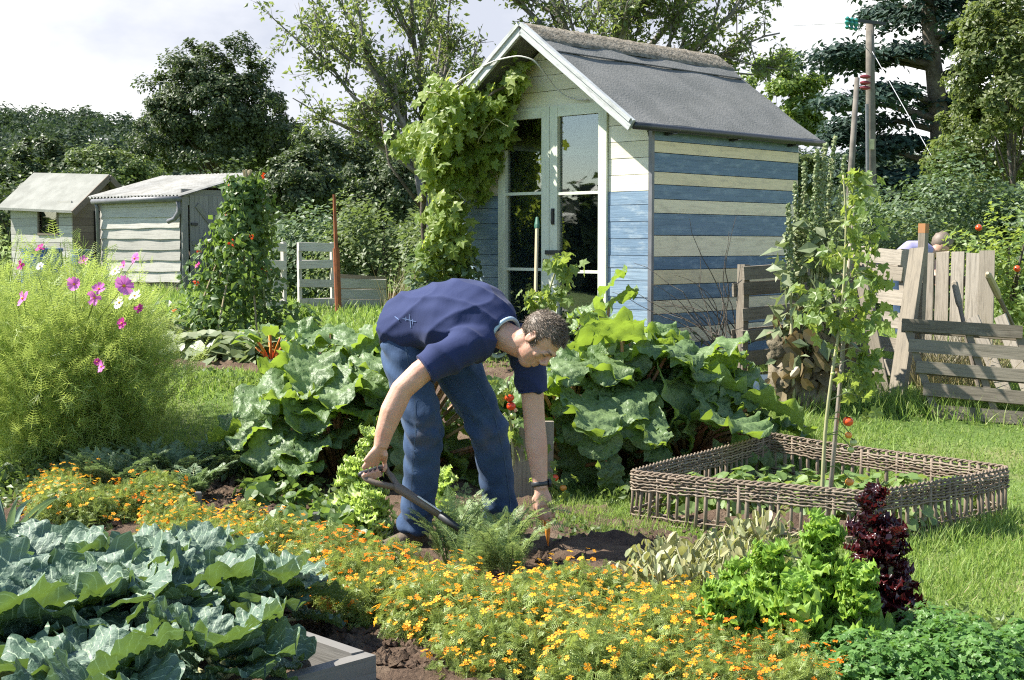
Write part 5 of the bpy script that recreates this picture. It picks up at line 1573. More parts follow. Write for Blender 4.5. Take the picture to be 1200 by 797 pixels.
# ------------------------------------------------------------------ willow basket edging
corners = np.array([[.60, 6.84], [1.52, 7.95], [2.55, 6.95], [1.62, 6.16]])
bk = thing('willow_edging', 'woven willow edging round the strawberry bed', 'basket edging', (1.57, 7.0, 0))
path = []
for i in range(4):
    a = corners[i]; b = corners[(i + 1) % 4]; m_ = (a + b) / 2 + unit((a + b) / 2 - corners.mean(0)) * .03
    for k in np.linspace(0, 1, 40, endpoint=False):
        path.append((1 - k) ** 2 * a + 2 * k * (1 - k) * (2 * m_ - (a + b) / 2) + k * k * b)
path = np.array(path)
for _ in range(1): path = (np.roll(path, 1, 0) + 2 * path + np.roll(path, -1, 0)) / 4
cum = np.concatenate([[0], np.cumsum(np.linalg.norm(np.diff(np.vstack([path, path[:1]]), axis=0), axis=1))]); per_ = cum[-1]
pc = np.vstack([path, path[:1]])


def onpath(s):
    s = np.asarray(s) % per_
    p = np.stack([np.interp(s, cum, pc[:, 0]), np.interp(s, cum, pc[:, 1])], -1)
    q = np.stack([np.interp((s + .02) % per_, cum, pc[:, 0]), np.interp((s + .02) % per_, cum, pc[:, 1])], -1)
    tg = unit(q - p); return p, np.stack([tg[..., 1], -tg[..., 0]], -1)


nst = 98; ss = np.arange(nst) * per_ / nst
HB = .255
for i in range(nst):
    p, n_ = onpath(ss[i] + R.normal(0, .006)); zg = float(g(*p))
    o = V3(*(n_ * .0), 0); lean_ = n_ * R.normal(-.012, .008)
    mb = MB(); mb.tube([V3(p[0] + lean_[0], p[1] + lean_[1], zg - .02), V3(p[0], p[1], zg + HB * .5), V3(p[0], p[1], zg + HB + R.uniform(0, .012))], R.uniform(.0075, .0115), 6); mb.build('stake', M['willow'], bk, smooth=True)
mb = MB()
for lay_ in range(16):
    z0 = HB - .008 - lay_ * .0075 if lay_ < 12 else .02 + (lay_ - 12) * .016
    s0 = 0
    while s0 < per_ - .1:
        L = R.uniform(.5, 1.0); L = min(L, per_ - s0 + .05)
        sv = np.arange(s0, s0 + L, per_ / nst / 4)
        p, n_ = onpath(sv); ph = (lay_ % 2) * PI + sv / (per_ / nst) * PI / 2
        off = ((.0115 if lay_ % 2 else -.0115) * (.75 + .35 * np.sin(ph)) + R.normal(0, .002, len(sv)))[:, None] * n_
        zz = np.array([float(g(*q)) for q in p]) + z0 + R.normal(0, .0025, len(sv)) + (.012 * np.sin(sv * 2.3) if lay_ >= 12 else .006 * np.sin(sv * 1.7))
        if len(sv) > 3: mb.tube(np.concatenate([p + off, zz[:, None]], 1), np.full(len(sv), R.uniform(.0042, .0062)), 5)
        s0 += L - .03
for q_ in range(2):   # twisted top rope
    sv = np.arange(0, per_ + .02, .012); p, n_ = onpath(sv); ph = sv / .07 * 2 * PI + q_ * PI
    mb.tube(np.concatenate([p + (.008 * np.cos(ph))[:, None] * n_, (HB + .008 + .006 * np.sin(ph) + np.array([float(g(*a)) for a in p]))[:, None]], 1), .0055, 5)
mb.build('weave', M['willow'], bk, smooth=True)
sb = leafy('strawberry_plant', 'strawberry plant with pale toothed leaves inside the willow edging', 'strawberry plant', 'foliage_strawberry', 95, .18, .22, .062, ROUND, nst=18, up=.6, droop=.3)
sb['group'] = 'strawberry plants inside the willow edging'
for x, y in ((1.15, 6.95), (1.35, 7.15), (1.6, 7.2), (1.85, 7.05), (2.05, 6.95), (2.25, 6.93), (1.5, 6.8), (1.75, 6.7), (2.0, 6.75), (.95, 6.95), (1.5, 7.5), (1.25, 7.3), (1.85, 6.5), (1.7, 6.95)):
    put(sb, x, y, s=R.uniform(.8, 1.1))

# ------------------------------------------------------------------ tomato in the basket on its cane
cb = V3(*gnd(968, 622)); ct = at(1000, 235, cb[1] + .15)
cn = MB(); cn.tube([cb + V3(0, 0, -.05), (cb + ct) / 2 + V3(.01, 0, 0), ct], [.0125, .011, .009], 8)
tag(cn.build('bamboo_cane', M['sunned'], smooth=True), 'pale cane tied to the tall tomato in the willow edging', 'cane')


def tomato(label, stem, leafspots, fruits, leaf=.075, nper=26, mat='foliage_tomato', sr=.011):
    t = thing('tomato_plant', label, 'tomato plant', stem[0]); stem = np.array(stem)
    mb = MB(); tt = np.linspace(0, len(stem) - 1, 24); sp_ = np.stack([np.interp(tt, range(len(stem)), stem[:, k]) for k in range(3)], 1)
    for _ in range(2): sp_[1:-1] = (sp_[:-2] + 2 * sp_[1:-1] + sp_[2:]) / 4
    mb.tube(sp_, np.linspace(sr, sr * .4, 24), 7); ml = MB()
    for p, r_ in leafspots:
        p = np.asarray(p, float); j = np.argmin(np.linalg.norm(sp_ - p, axis=1)); mb.tube([sp_[j], (sp_[j] + p) / 2 + V3(0, 0, .03), p], [.004, .003, .002], 5)
        q = p + R.normal(0, 1, (nper, 3)) * r_ * V3(.5, .5, .55); leaves(ml, VINE, q, leaf, None, .25, .7, .9)
    mb.build('stem', M['stem_pale'], t, smooth=True); ml.build('foliage', M[mat], t)
    for p, r_, mt in fruits:
        mb = MB(); mb.ell(p, (r_, r_, r_ * .9), nu=14, nv=10); f_ = mb.build('fruit', M[mt], t, smooth=True)
        mb = MB(); mb.scatter(LEAF2, [np.asarray(p) + V3(0, 0, r_ * .86)] * 5, [V3(math.cos(a), math.sin(a), .1) for a in np.arange(5) * 1.257], V3(0, 0, 1), r_ * .8); mb.build('calyx', M['stem_green'], f_)
        mb = MB(); j = np.argmin(np.abs(sp_[:, 2] - p[2] - .05)); mb.tube([sp_[j], (sp_[j] + p) / 2 + V3(0, 0, .04), np.asarray(p) + V3(0, 0, r_ * .85)], .003, 5); mb.build('truss', M['stem_green'], t)
    return t


Yt = cb[1]
A = lambda px, py, dy=0: at(px, py, Yt + dy)
tomato('tall tomato plant with ripe and green fruit climbing the pale cane', [A(962, 620), A(964, 560), A(967, 500), A(976, 430), A(985, 380), A(990, 320), A(992, 250), A(988, 205)],
       [(A(1005, 215), .07), (A(1012, 245), .10), (A(1000, 275), .10), (A(1022, 285), .10), (A(975, 300, .1), .08), (A(1008, 320), .10), (A(1028, 325), .09), (A(962, 345), .09), (A(1000, 355), .10), (A(1022, 370), .09), (A(950, 368), .09), (A(1000, 395), .11), (A(1020, 415), .07), (A(1005, 445), .09), (A(1012, 465), .07), (A(985, 375), .09), (A(1010, 428), .07)],
       [(A(994, 494), .026, 'tomato_red'), (A(994.5, 510), .018, 'tomato_orange'), (A(1000, 519), .019, 'tomato_green'), (A(997, 527), .017, 'tomato_green'), (A(995.5, 565), .021, 'tomato_orange'), (A(976, 438), .012, 'tomato_green')], leaf=.058, nper=20)
A = lambda px, py: at(px, py, 7.3)
tomato('short tomato plant with red fruit between the gardener and his hanging arm', [gnd(600, 585), A(602, 540), A(597, 480), A(594, 445)],
       [(A(590, 450), .08), (A(600, 500), .08), (A(610, 520), .09), (A(585, 490), .07), (A(640, 545), .10), (A(655, 570), .10), (A(645, 600), .09)],
       [(A(597, 466), .026, 'tomato_red'), (A(599, 476), .026, 'tomato_red'), (A(601, 487), .02, 'tomato_green'), (A(650, 560), .022, 'tomato_red'), (A(660, 572), .02, 'tomato_orange')], leaf=.06, nper=14)
A = lambda px, py: at(px, py, 9.3)
tomato('young tomato plant in front of the glazed doors', [gnd(640, 470), A(640, 400), A(638, 360), A(650, 320), A(655, 312)],
       [(A(622, 352), .08), (A(635, 356), .08), (A(665, 312), .10), (A(650, 308), .07), (A(660, 340), .08), (A(645, 345), .06)], [], leaf=.075, nper=16)
# timber behind the hanging arm
mb = MB(); p = gnd(625, 590)
for dx in (-.055, .055):
    mb.box(V3(p[0] + dx, p[1] + .02 * dx, p[2] + .22), (.104, .05, .46), None, .004)
tag(mb.build('wooden_post', M['weathered']), 'short grey wooden post behind the hanging forearm', 'post')

# ------------------------------------------------------------------ gone-to-seed spikes, compost
p = gnd(945, 478); dk = thing('seeding_plant', 'tall seeding spikes with dead lower leaves in front of the pallets', 'tall plant', p)
ms = MB(); ml = MB(); md = MB(); mh = MB()
for x0, x1, yt in ((944, 958, 176), (950, 978, 160), (938, 943, 190), (930, 924, 238), (955, 990, 182), (940, 932, 214), (962, 1000, 208), (948, 967, 168)):
    b = at(x0, 478, p[1] + R.normal(0, .06)); e = at(x1, yt, p[1] + R.normal(0, .1)); k = np.linspace(0, 1, 12)[:, None]; pts = b + (e - b) * k
    ms.tube(pts, np.linspace(.013, .006, 12), 6)
    n = 260; kk = R.uniform(.60, 1.0, n); q = b + (e - b) * kk[:, None] + R.normal(0, 1, (n, 3)) * (.028 * (1.25 - kk))[:, None] * .85
    mh.scatter(ico, q, rdir(n), rdir(n), R.uniform(.010, .018, n))
    n = 40; kk = R.uniform(.25, .74, n); q = b + (e - b) * kk[:, None] + rdir(n, -.3, .3) * R.uniform(.03, .2, (n, 1)); leaves(ml, LEAF, q, .13, None, .4, .6, .6, .95)
    n = 34; kk = R.uniform(.02, .42, n); q = b + (e - b) * kk[:, None] + rdir(n, -.3, .3) * R.uniform(.03, .17, (n, 1)); leaves(md, ROUND, q, .13, None, .0, .8, 1.2, .7)
ms.build('stems', M['stem_pale'], dk, smooth=True); mh.build('seed_heads', M['seed_green'], dk); ml.build('foliage', M['foliage_dock'], dk); md.build('dead_foliage', M['foliage_dead'], dk)
for px, py, r_, lab in ((918, 452, .13, 'rough brown compost lump nearest the blue board'), (912, 410, .08, 'small pale lump beside the seeding spikes'), (945, 470, .12, 'compost lump under the dead leaves')):
    c = gnd(px, 478); c = at(px, py, c[1]); mb = MB(); mb.ell(c, (r_, r_ * .8, r_ * 1.3), nu=18, nv=14); v = mb.v[0]; mb.v[0] = v + unit(v - c) * (R.normal(0, .012, (len(v), 1)) + .02 * np.sin(v[:, :1] * 40) * np.sin(v[:, 2:] * 35))
    tag(mb.build('compost_lump', M['stone'], smooth=True), lab, 'compost lump', 'lumps at the foot of the seeding spikes')
# dry twigs against the shed side
tw = thing('dead_brambles', 'bare dark twigs arching against the striped side', 'twigs', GZ_(830, 9.9)); mb = MB()
for _ in range(22):
    a = at(R.uniform(835, 870), R.uniform(390, 425), 9.8 + R.uniform(-.1, .2)); pts, _d = curve_pts(a, V3(R.normal(-.4, .4), -.1, 1), R.uniform(.4, 1.0), 9, .18, -.03); mb.tube(pts, np.linspace(.005, .0015, 10), 4)
mb.build('twigs', M['bark'], tw)

# ------------------------------------------------------------------ grass
soilpolys = [np.array([P2(-80, 650), P2(60, 545), P2(330, 545), P2(520, 560), P2(700, 610), P2(820, 650), P2(900, 690), P2(1040, 760), P2(1000, 900), P2(300, 900), P2(-120, 760)]),
             np.array([[.60, 6.84], [1.52, 7.95], [2.55, 6.95], [1.62, 6.16]]),
             np.array([P2(200, 412), P2(330, 398), P2(352, 410), P2(320, 432), P2(200, 430)]), np.array([P2(350, 470), P2(850, 440), P2(880, 520), P2(640, 560), P2(340, 560)])]
shedpoly = np.array([S(-.05, 0, 0)[:2], S(2.1, 0, 0)[:2], S(2.1, 2, 0)[:2], S(-.05, 2, 0)[:2]])


def inside(poly, x, y):
    r_ = np.zeros(x.shape, bool)
    for i in range(len(poly)):
        a = poly[i]; b = poly[(i + 1) % len(poly)]
        c = (a[1] > y) != (b[1] > y); r_ ^= c & (x < (b[0] - a[0]) * (y - a[1]) / (b[1] - a[1] + 1e-12) + a[0])
    return r_


def grass_patch(n, y0, y1, hgt, wid, keep=None, xr=.43):
    y = np.sqrt(R.uniform(y0 ** 2, y1 ** 2, n)); x = R.uniform(-xr, xr, n) * y
    ok = np.ones(n, bool)
    for q in soilpolys + [shedpoly]: ok &= ~inside(q, x, y)
    if keep is not None: ok &= keep(x, y)
    # tufty
    tf = .5 + .5 * np.sin(x * 3.1 + 1.7 * np.sin(y * 2.3)) * np.sin(y * 2.7 + x)
    ok &= R.random(n) < .55 + .45 * tf
    x, y, tf = x[ok], y[ok], tf[ok]; m_ = len(x)
    pos = np.stack([x, y, g(x, y)], 1); t = unit(np.stack([R.normal(0, .45, m_), R.normal(0, .45, m_), np.ones(m_)], 1)); nr = rdir(m_, -.2, .2)
    h = hgt * R.uniform(.5, 1.4, m_) * (.7 + .6 * tf)
    return pos, t, nr, np.stack([wid * R.uniform(.7, 1.3, m_), h, h], 1)


mb = MB()
for a in ((110000, 4.6, 9.5, .040, .0055), (120000, 9.5, 16, .06, .010), (70000, 16, 30, .12, .022)):
    mb.scatter(BLADE, *grass_patch(*a))
# long grass along the pallets, the shed foot and round the basket
def strip(pa, pb, n, wdt, h, wd):
    k = R.random(n); p = np.asarray(pa)[:2] + (np.asarray(pb)[:2] - np.asarray(pa)[:2]) * k[:, None] + R.normal(0, wdt, (n, 2))
    pos = np.concatenate([p, g(p[:, 0], p[:, 1])[:, None]], 1); t = unit(np.concatenate([R.normal(0, .4, (n, 2)), np.ones((n, 1))], 1)); hh = h * R.uniform(.4, 1.3, n)
    mb.scatter(BLADE, pos, t, rdir(n, -.2, .2), np.stack([wd * R.uniform(.7, 1.3, n), hh, hh], 1))
strip(gnd(880, 470), gnd(1240, 492), 5000, .10, .16, .007); strip(gnd(890, 500), gnd(990, 545), 2600, .12, .16, .007)
strip(gnd(1020, 665), gnd(1190, 612), 1500, .05, .09, .006); strip(gnd(1080, 700), gnd(1220, 640), 1500, .12, .07, .006); strip(gnd(650, 600), gnd(760, 640), 2600, .12, .08, .006)
strip(gnd(300, 345), gnd(560, 345), 4000, .35, .22, .014); strip(gnd(150, 345), gnd(240, 345), 1200, .2, .2, .016)
tag(mb.build('grass', M['grass']), kind='stuff')
mb = MB(); n = 700
pos = np.array([at(R.uniform(448, 545), 335, R.uniform(13.5, 16)) for _ in range(n)]); pos[:, 2] = g(pos[:, 0], pos[:, 1]); t = unit(np.stack([R.normal(.45, .3, n), R.normal(0, .2, n), np.ones(n)], 1)); h = R.uniform(.35, .85, n)
mb.scatter(BLADE, pos, t, rdir(n, -.2, .2), np.stack([np.full(n, .012), h, h], 1))
n = 800; pos = np.array([at(R.uniform(1075, 1180), 400, R.uniform(9.6, 10.4)) for _ in range(n)]); pos[:, 2] = g(pos[:, 0], pos[:, 1]); t = unit(np.stack([R.normal(0, .5, n), R.normal(0, .3, n), np.ones(n)], 1)); h = R.uniform(.2, .55, n)
mb.scatter(BLADE, pos, t, rdir(n, -.2, .2), np.stack([np.full(n, .006), h, h], 1))
n = 2600; y = R.uniform(5.2, 11, n); x = R.uniform(-.42, .42, n) * y
ok = np.ones(n, bool)
for q in soilpolys + [shedpoly]: ok &= ~inside(q, x, y)
x, y = x[ok], y[ok]; n = len(x); t = rdir(n, -.05, .25); h = R.uniform(.03, .09, n); mb.scatter(BLADE, np.stack([x, y, g(x, y) + .03], 1), t, V3(0, 0, 1), np.stack([np.full(n, .004), h, h], 1))
tag(mb.build('dry_grass', M['straw']), kind='stuff')
# weeds
mb = MB()
def weedy(pts, n, wdt, leaf, h, tpl=LEAF):
    pts = np.array([gnd(*q)[:2] for q in pts]); k = R.uniform(0, len(pts) - 1, n)
    p = np.stack([np.interp(k, range(len(pts)), pts[:, 0]), np.interp(k, range(len(pts)), pts[:, 1])], 1) + R.normal(0, wdt, (n, 2))
    pos = np.concatenate([p, (g(p[:, 0], p[:, 1]) + h * R.random(n) ** 1.3)[:, None]], 1); leaves(mb, tpl, pos, leaf, None, .5, .7, .2)
weedy([(-40, 575), (60, 570), (150, 560)], 1600, .12, .05, .15); weedy([(0, 600), (60, 575)], 500, .12, .045, .10); weedy([(300, 575), (400, 600), (430, 640)], 700, .12, .05, .12)
weedy([(640, 615), (720, 640)], 600, .10, .04, .06); weedy([(560, 650), (640, 640), (700, 690)], 300, .08, .04, .05); weedy([(740, 690), (900, 690), (900, 670)], 500, .10, .05, .10)
weedy([(430, 770), (560, 790), (620, 800)], 260, .15, .03, .03); weedy([(1060, 720), (1200, 760)], 700, .10, .03, .05); weedy([(860, 430), (1000, 470)], 500, .15, .06, .15); weedy([(820, 560), (730, 590)], 500, .08, .05, .10)
weedy([(540, 420), (700, 440), (800, 440)], 900, .3, .08, .3); weedy([(180, 440), (310, 455)], 300, .15, .05, .05)
tag(mb.build('weeds', M['weed']), kind='stuff')

# ------------------------------------------------------------------ the gardener
def skin_mat(name, c, c2, red):
    m, nt, out = new_mat(name)
    p = N(nt, 'ShaderNodeBsdfPrincipled', i_Roughness=.5); p.inputs['Specular IOR Level'].default_value = .4
    p.inputs['Subsurface Weight'].default_value = .12; p.inputs['Subsurface Radius'].default_value = (.012, .004, .002); p.inputs['Subsurface Scale'].default_value = 1.0
    tc = N(nt, 'ShaderNodeTexCoord'); nz = N(nt, 'ShaderNodeTexNoise', i_Scale=22.0, i_Detail=6.0); nt.links.new(tc.outputs['Object'], nz.inputs[0])
    nz2 = N(nt, 'ShaderNodeTexNoise', i_Scale=7.0, i_Detail=3.0); nt.links.new(tc.outputs['Object'], nz2.inputs[0])
    col = mixc(nt, ramp(nt, nz.outputs[0], [c, c2], [.35, .65]), red, math_(nt, 'MULTIPLY', ramp_f(nt, nz2.outputs[0], .45, .7), .45))
    nt.links.new(col, p.inputs['Base Color'])
    nb = N(nt, 'ShaderNodeTexNoise', i_Scale=90.0, i_Detail=4.0); nt.links.new(tc.outputs['Object'], nb.inputs[0])
    bp = N(nt, 'ShaderNodeBump', i_Strength=.25, i_Distance=.004); nt.links.new(nb.outputs[0], bp.inputs['Height']); nt.links.new(bp.outputs[0], p.inputs['Normal'])
    nt.links.new(p.outputs[0], out.inputs['Surface'])
    return m


def cloth_mat(name, c, c2, wscale, fade=None, bump=.6, stains=()):
    m, nt, out = new_mat(name)
    p = N(nt, 'ShaderNodeBsdfPrincipled', i_Roughness=.85); p.inputs['Specular IOR Level'].default_value = .2
    p.inputs['Sheen Weight'].default_value = .06
    tc = N(nt, 'ShaderNodeTexCoord')
    nz = N(nt, 'ShaderNodeTexNoise', i_Scale=5.0, i_Detail=6.0); nt.links.new(tc.outputs['Object'], nz.inputs[0])
    col = ramp(nt, nz.outputs[0], [c, c2], [.35, .65])
    n3 = N(nt, 'ShaderNodeTexNoise', i_Scale=160.0, i_Detail=3.0); nt.links.new(tc.outputs['Object'], n3.inputs[0])
    col = mixc(nt, col, tuple(x * 1.5 for x in c2), math_(nt, 'MULTIPLY', ramp_f(nt, n3.outputs[0], .5, .75), .35 if fade else .12))
    if fade:
        n4 = N(nt, 'ShaderNodeTexNoise', i_Scale=9.0, i_Detail=5.0); nt.links.new(tc.outputs['Object'], n4.inputs[0])
        col = mixc(nt, col, fade, math_(nt, 'MULTIPLY', ramp_f(nt, n4.outputs[0], .52, .72), .5))
    for (loc, rad_) in stains:      # earth rubbed into the knees
        vd = N(nt, 'ShaderNodeVectorMath', operation='DISTANCE'); nt.links.new(tc.outputs['Object'], vd.inputs[0]); vd.inputs[1].default_value = tuple(float(q) for q in loc)
        ns_ = N(nt, 'ShaderNodeTexNoise', i_Scale=18.0, i_Detail=5.0); nt.links.new(tc.outputs['Object'], ns_.inputs[0])
        col = mixc(nt, col, (.12, .095, .07), math_(nt, 'MULTIPLY', math_(nt, 'MULTIPLY', ramp_f(nt, vd.outputs['Value'], rad_, rad_ * .3), ramp_f(nt, ns_.outputs[0], .38, .62)), .45))
    nt.links.new(col, p.inputs['Base Color'])
    mp = N(nt, 'ShaderNodeMapping'); mp.inputs['Scale'].default_value = wscale; nt.links.new(tc.outputs['Object'], mp.inputs[0])
    wv = N(nt, 'ShaderNodeTexNoise', i_Scale=1.0, i_Detail=3.0, i_Distortion=.8); nt.links.new(mp.outputs[0], wv.inputs[0])
    bp = N(nt, 'ShaderNodeBump', i_Strength=bump * .6, i_Distance=.012); nt.links.new(wv.outputs[0], bp.inputs['Height'])
    b2 = N(nt, 'ShaderNodeBump', i_Strength=.2, i_Distance=.002); nt.links.new(n3.outputs[0], b2.inputs['Height']); nt.links.new(bp.outputs[0], b2.inputs['Normal'])
    nt.links.new(b2.outputs[0], p.inputs['Normal']); nt.links.new(p.outputs[0], out.inputs['Surface'])
    return m


SKIN = skin_mat('skin', (.50, .29, .20), (.56, .34, .245), (.52, .22, .155))
SHIRT = cloth_mat('navy_cotton', (.018, .027, .082), (.025, .035, .10), (9, 9, 4))
_pb = gnd(530, 648)
JEANS = cloth_mat('denim', (.028, .052, .105), (.042, .075, .145), (12, 12, 6), (.085, .135, .22), stains=[(at(497, 508, 6.0) - _pb, .10), (at(575, 515, 6.16) - _pb, .08)])
TRIM = plain('pale_blue_trim', (.42, .55, .66), .8, .2)

pb = gnd(530, 648)
man = thing('person', 'man in navy t-shirt and jeans bending over the carrots holding a tool handle', 'person', pb)
lx = unit(V3(.52, .76, .30))            # towards his left side
A = lambda px, py, Y: at(px, py, Y)

# --- skin: trunk, neck, head, arms and hands in one surface
mb = MB()
spine = [A(480, 392, 6.26), A(505, 382, 6.18), A(535, 377, 6.09), A(562, 382, 6.0), A(584, 390, 5.93)]
mb.tube(spine, [.11, .11, .13, .13, .08], 14, side=lx, rb=[.08, .08, .09, .09, .06])
hc = A(631, 399, 5.86)
hu = unit(V3(.80, -.22, .50)); hf = V3(.42, -.36, -.84); hf = unit(hf - (hf @ hu) * hu); hr = np.cross(hf, hu)
HX = np.array([hr, hf, hu])


def H(r, f, u): return hc + hr * r + hf * f + hu * u


mb.tube([A(578, 388, 5.95), A(592, 394, 5.92), H(0, -.035, -.085), H(0, -.02, -.03)], [.075, .066, .062, .062], 14, side=hr, rb=[.062, .064, .064, .064])
mb.ell(H(0, -.012, .035), (.074, .096, .082), HX, 22, 16)
mb.ell(H(0, .022, -.035), (.063, .066, .080), HX, 20, 14)
mb.ell(H(0, .045, -.085), (.040, .038, .034), HX, 14, 10)
mb.ell(H(0, .010, -.075), (.055, .055, .036), HX, 14, 10)
mb.tube([H(-.036, .078, .026), H(0, .088, .028), H(.036, .078, .026)], [.010, .013, .010], 8)
mb.tube([H(0, .082, .018), H(0, .098, -.008), H(0, .108, -.026)], [.009, .011, .014], 10)
for s in (-1, 1):
    mb.ell(H(s * .012, .098, -.030), (.010, .011, .009), HX, 10, 8)
    mb.ell(H(s * .031, .073, .006), (.015, .012, .010), HX, 10, 8)
    mb.ell(H(s * .040, .060, -.022), (.020, .018, .018), HX, 10, 8)
    mb.ell(H(s * .074, -.008, -.004), (.010, .020, .031), HX, 12, 10)
    mb.tube([H(s * .078, -.026, .018), H(s * .084, -.012, .028), H(s * .083, .006, .018), H(s * .080, .004, -.02)], [.005, .006, .006, .005], 8)
mb.tube([H(-.024, .080, -.056), H(0, .090, -.053), H(.024, .080, -.056)], [.005, .008, .005], 8)
mb.tube([H(-.022, .078, -.068), H(0, .088, -.068), H(.022, .078, -.068)], [.005, .008, .005], 8)
# arms: shoulder, elbow, wrist
ra = [A(552, 398, 5.86), A(520, 418, 5.80), A(492, 437, 5.77), A(471, 457, 5.76), A(459, 482, 5.75), A(450, 508, 5.745), A(446, 524, 5.74)]
mb.tube(ra, [.062, .056, .052, .049, .050, .039, .031], 14)
la = [A(612, 398, 6.05), A(619, 425, 6.04), A(624, 462, 6.03), A(626, 492, 6.02), A(629, 525, 6.0), A(632, 556, 5.98), A(634, 573, 5.97)]
mb.tube(la, [.060, .055, .051, .048, .049, .037, .031], 14)
# near hand closed round the handle
gA, gB = A(423, 556, 5.735), A(452, 547, 5.80)
gd = unit(gB - gA); gc = (gA + gB) / 2
wr = A(446, 524, 5.74)
kn = gc + V3(-.012, -.022, .030)
mb.tube([wr, wr + (kn - wr) * .45, kn + V3(0, 0, .006)], [.029, .040, .043], 12, side=gd, rb=[.024, .020, .016])
for i, (o, ln) in enumerate(((-.034, .92), (-.012, 1.0), (.010, 1.05), (.032, .98))):
    b = gc + gd * o
    k0 = b + V3(-.010, -.022, .026)
    mb.tube([wr + (k0 - wr) * .55, k0, b + V3(-.008, -.034 * ln, -.004), b + V3(0, -.020, -.028 * ln), b + V3(.004, .010, -.026), b + V3(.004, .022, -.008)], [.012, .0108, .0100, .0094, .0086, .007], 9)
th0 = wr + V3(.020, -.005, -.030)
mb.tube([wr + V3(.01, 0, -.01), th0, gB + V3(-.004, -.016, .022), gB + V3(.002, -.026, .0), gB + V3(-.008, -.024, -.018)], [.014, .014, .0115, .0105, .008], 9)
# far hand reaching down
w2 = A(634, 573, 5.97); k2 = A(638, 593, 5.955)
hx = unit(V3(.95, .25, .05))
mb.tube([w2, w2 + (k2 - w2) * .5, k2], [.030, .039, .041], 12, side=hx, rb=[.025, .021, .016])
dn = unit(k2 - w2)
for i, (o, ln, cl) in enumerate(((-.031, .064, .3), (-.010, .074, .12), (.012, .076, .1), (.032, .060, .35))):
    k0 = k2 + hx * o; aw = V3(.02, .30 + cl, 0)
    p1 = k0 + unit(dn + aw * .25) * ln * .5; p2 = p1 + unit(dn + aw * .9) * ln * .32; p3 = p2 + unit(dn * .8 + aw * 1.5) * ln * .25
    mb.tube([w2 + (k0 - w2) * .6, k0, p1, p2, p3], [.012, .0108, .0098, .009, .007], 9)
mb.tube([w2 + dn * .02 - hx * .018, w2 + dn * .045 - hx * .040 + V3(0, .012, 0), w2 + dn * .085 - hx * .042 + V3(0, .022, 0), w2 + dn * .112 - hx * .026 + V3(0, .03, 0)], [.015, .013, .0108, .008], 9)
body = remeshed(mb, 'body', SKIN, man, .0042, 5, .5)

# eyes and brows
mb = MB()
for s in (-1, 1): mb.tube([H(s * .018, .0835, .002), H(s * .031, .0855, -.001), H(s * .044, .0775, .002)], [.0012, .002, .0012], 6)
mb.build('eyelashes', M['bark'], man)
# hair: cap following the skull
hmat = plain('brown_hair', (.13, .10, .075), .55, .35, (.22, .18, .14), nscale=60, isl=1.3)
nu_, nv_ = 72, 48
V_ = []; keep = np.zeros((nv_, nu_), bool)
for i, ph in enumerate(np.linspace(0.01, PI * .80, nv_)):
    for j, a in enumerate(np.linspace(0, 2 * PI, nu_, endpoint=False)):
        d = V3(math.sin(ph) * math.cos(a), math.sin(ph) * math.sin(a), math.cos(ph))   # r, f, u
        rr2 = 1.0 + .018 * math.sin(a * 9 + ph * 14) * math.sin(ph * 17) + R.normal(0, .008)
        P_ = V3(0, -.014, .036) + d * V3(.081, .103, .091) * rr2
        r_, f_, u_ = P_
        edge = .006 * math.sin(a * 23)
        side_ok = (f_ < .032 + edge and u_ > .022) or (f_ < -.002 and u_ > -.012) or (f_ < -.036 and u_ > -.062 + edge)
        keep[i, j] = (u_ > .078 + edge and f_ < .088) or side_ok or (f_ < .07 + edge and u_ > .066)
        if abs(r_) > .05 and f_ > -.02 and f_ < .022 and u_ > -.03 and u_ < .05: keep[i, j] = True   # sideburn
        V_.append(H(*P_))
V_ = np.array(V_); fs = []
for i in range(nv_ - 1):
    for j in range(nu_):
        q = [(i, j), (i + 1, j), (i + 1, (j + 1) % nu_), (i, (j + 1) % nu_)]
        if all(keep[a, b] for a, b in q): fs.append([a * nu_ + b for a, b in q])
hm = MB(); hm.add(V_, np.array(fs))
usedv = np.unique(np.array(fs)); n = 9000
pk = V_[R.choice(usedv, n)] + R.normal(0, .0025, (n, 3)); ctr = H(0, -.014, .036); nrm = unit(pk - ctr)
tdir = unit(nrm * .55 + hf * .75 + R.normal(0, .2, (n, 3)))
L_ = R.uniform(.014, .026, n); hm.scatter(BLADE, pk - nrm * .003, tdir, rdir(n), np.stack([np.full(n, .0022), L_, L_], 1))
hair = hm.build('hair', hmat, man, smooth=True)
bm_ = MB(); n = 240
for s in (-1, 1):
    k = R.random(n // 2); q = np.array([H(s * (.014 + .034 * x), .092 - .016 * x * x, .026 + .004 * math.sin(x * 3)) for x in k]) + R.normal(0, .0018, (n // 2, 3))
    bm_.scatter(BLADE, q, unit(hr * s * .9 + hf * .3 + R.normal(0, .2, (n // 2, 3))), rdir(n // 2), np.stack([np.full(n // 2, .0016), np.full(n // 2, .008), np.full(n // 2, .008)], 1))
bm_.build('eyebrows', hmat, man)

# --- t-shirt
mb = MB()
sp_ = [A(472, 384, 6.28), A(488, 376, 6.23), A(512, 371, 6.15), A(540, 371, 6.06), A(562, 376, 6.0), A(578, 384, 5.95), A(588, 390, 5.925)]
mb.tube(sp_, [.178, .180, .182, .198, .190, .150, .105], 20, side=lx, rb=[.132, .138, .148, .160, .148, .112, .085])
mb.tube([A(566, 398, 5.90), A(545, 405, 5.83), A(520, 420, 5.795), A(499, 433, 5.772)], [.085, .082, .073, .068], 16)
mb.tube([A(600, 395, 6.03), A(614, 405, 6.05), A(621, 430, 6.04), A(624.5, 459, 6.03)], [.085, .078, .071, .064], 16)


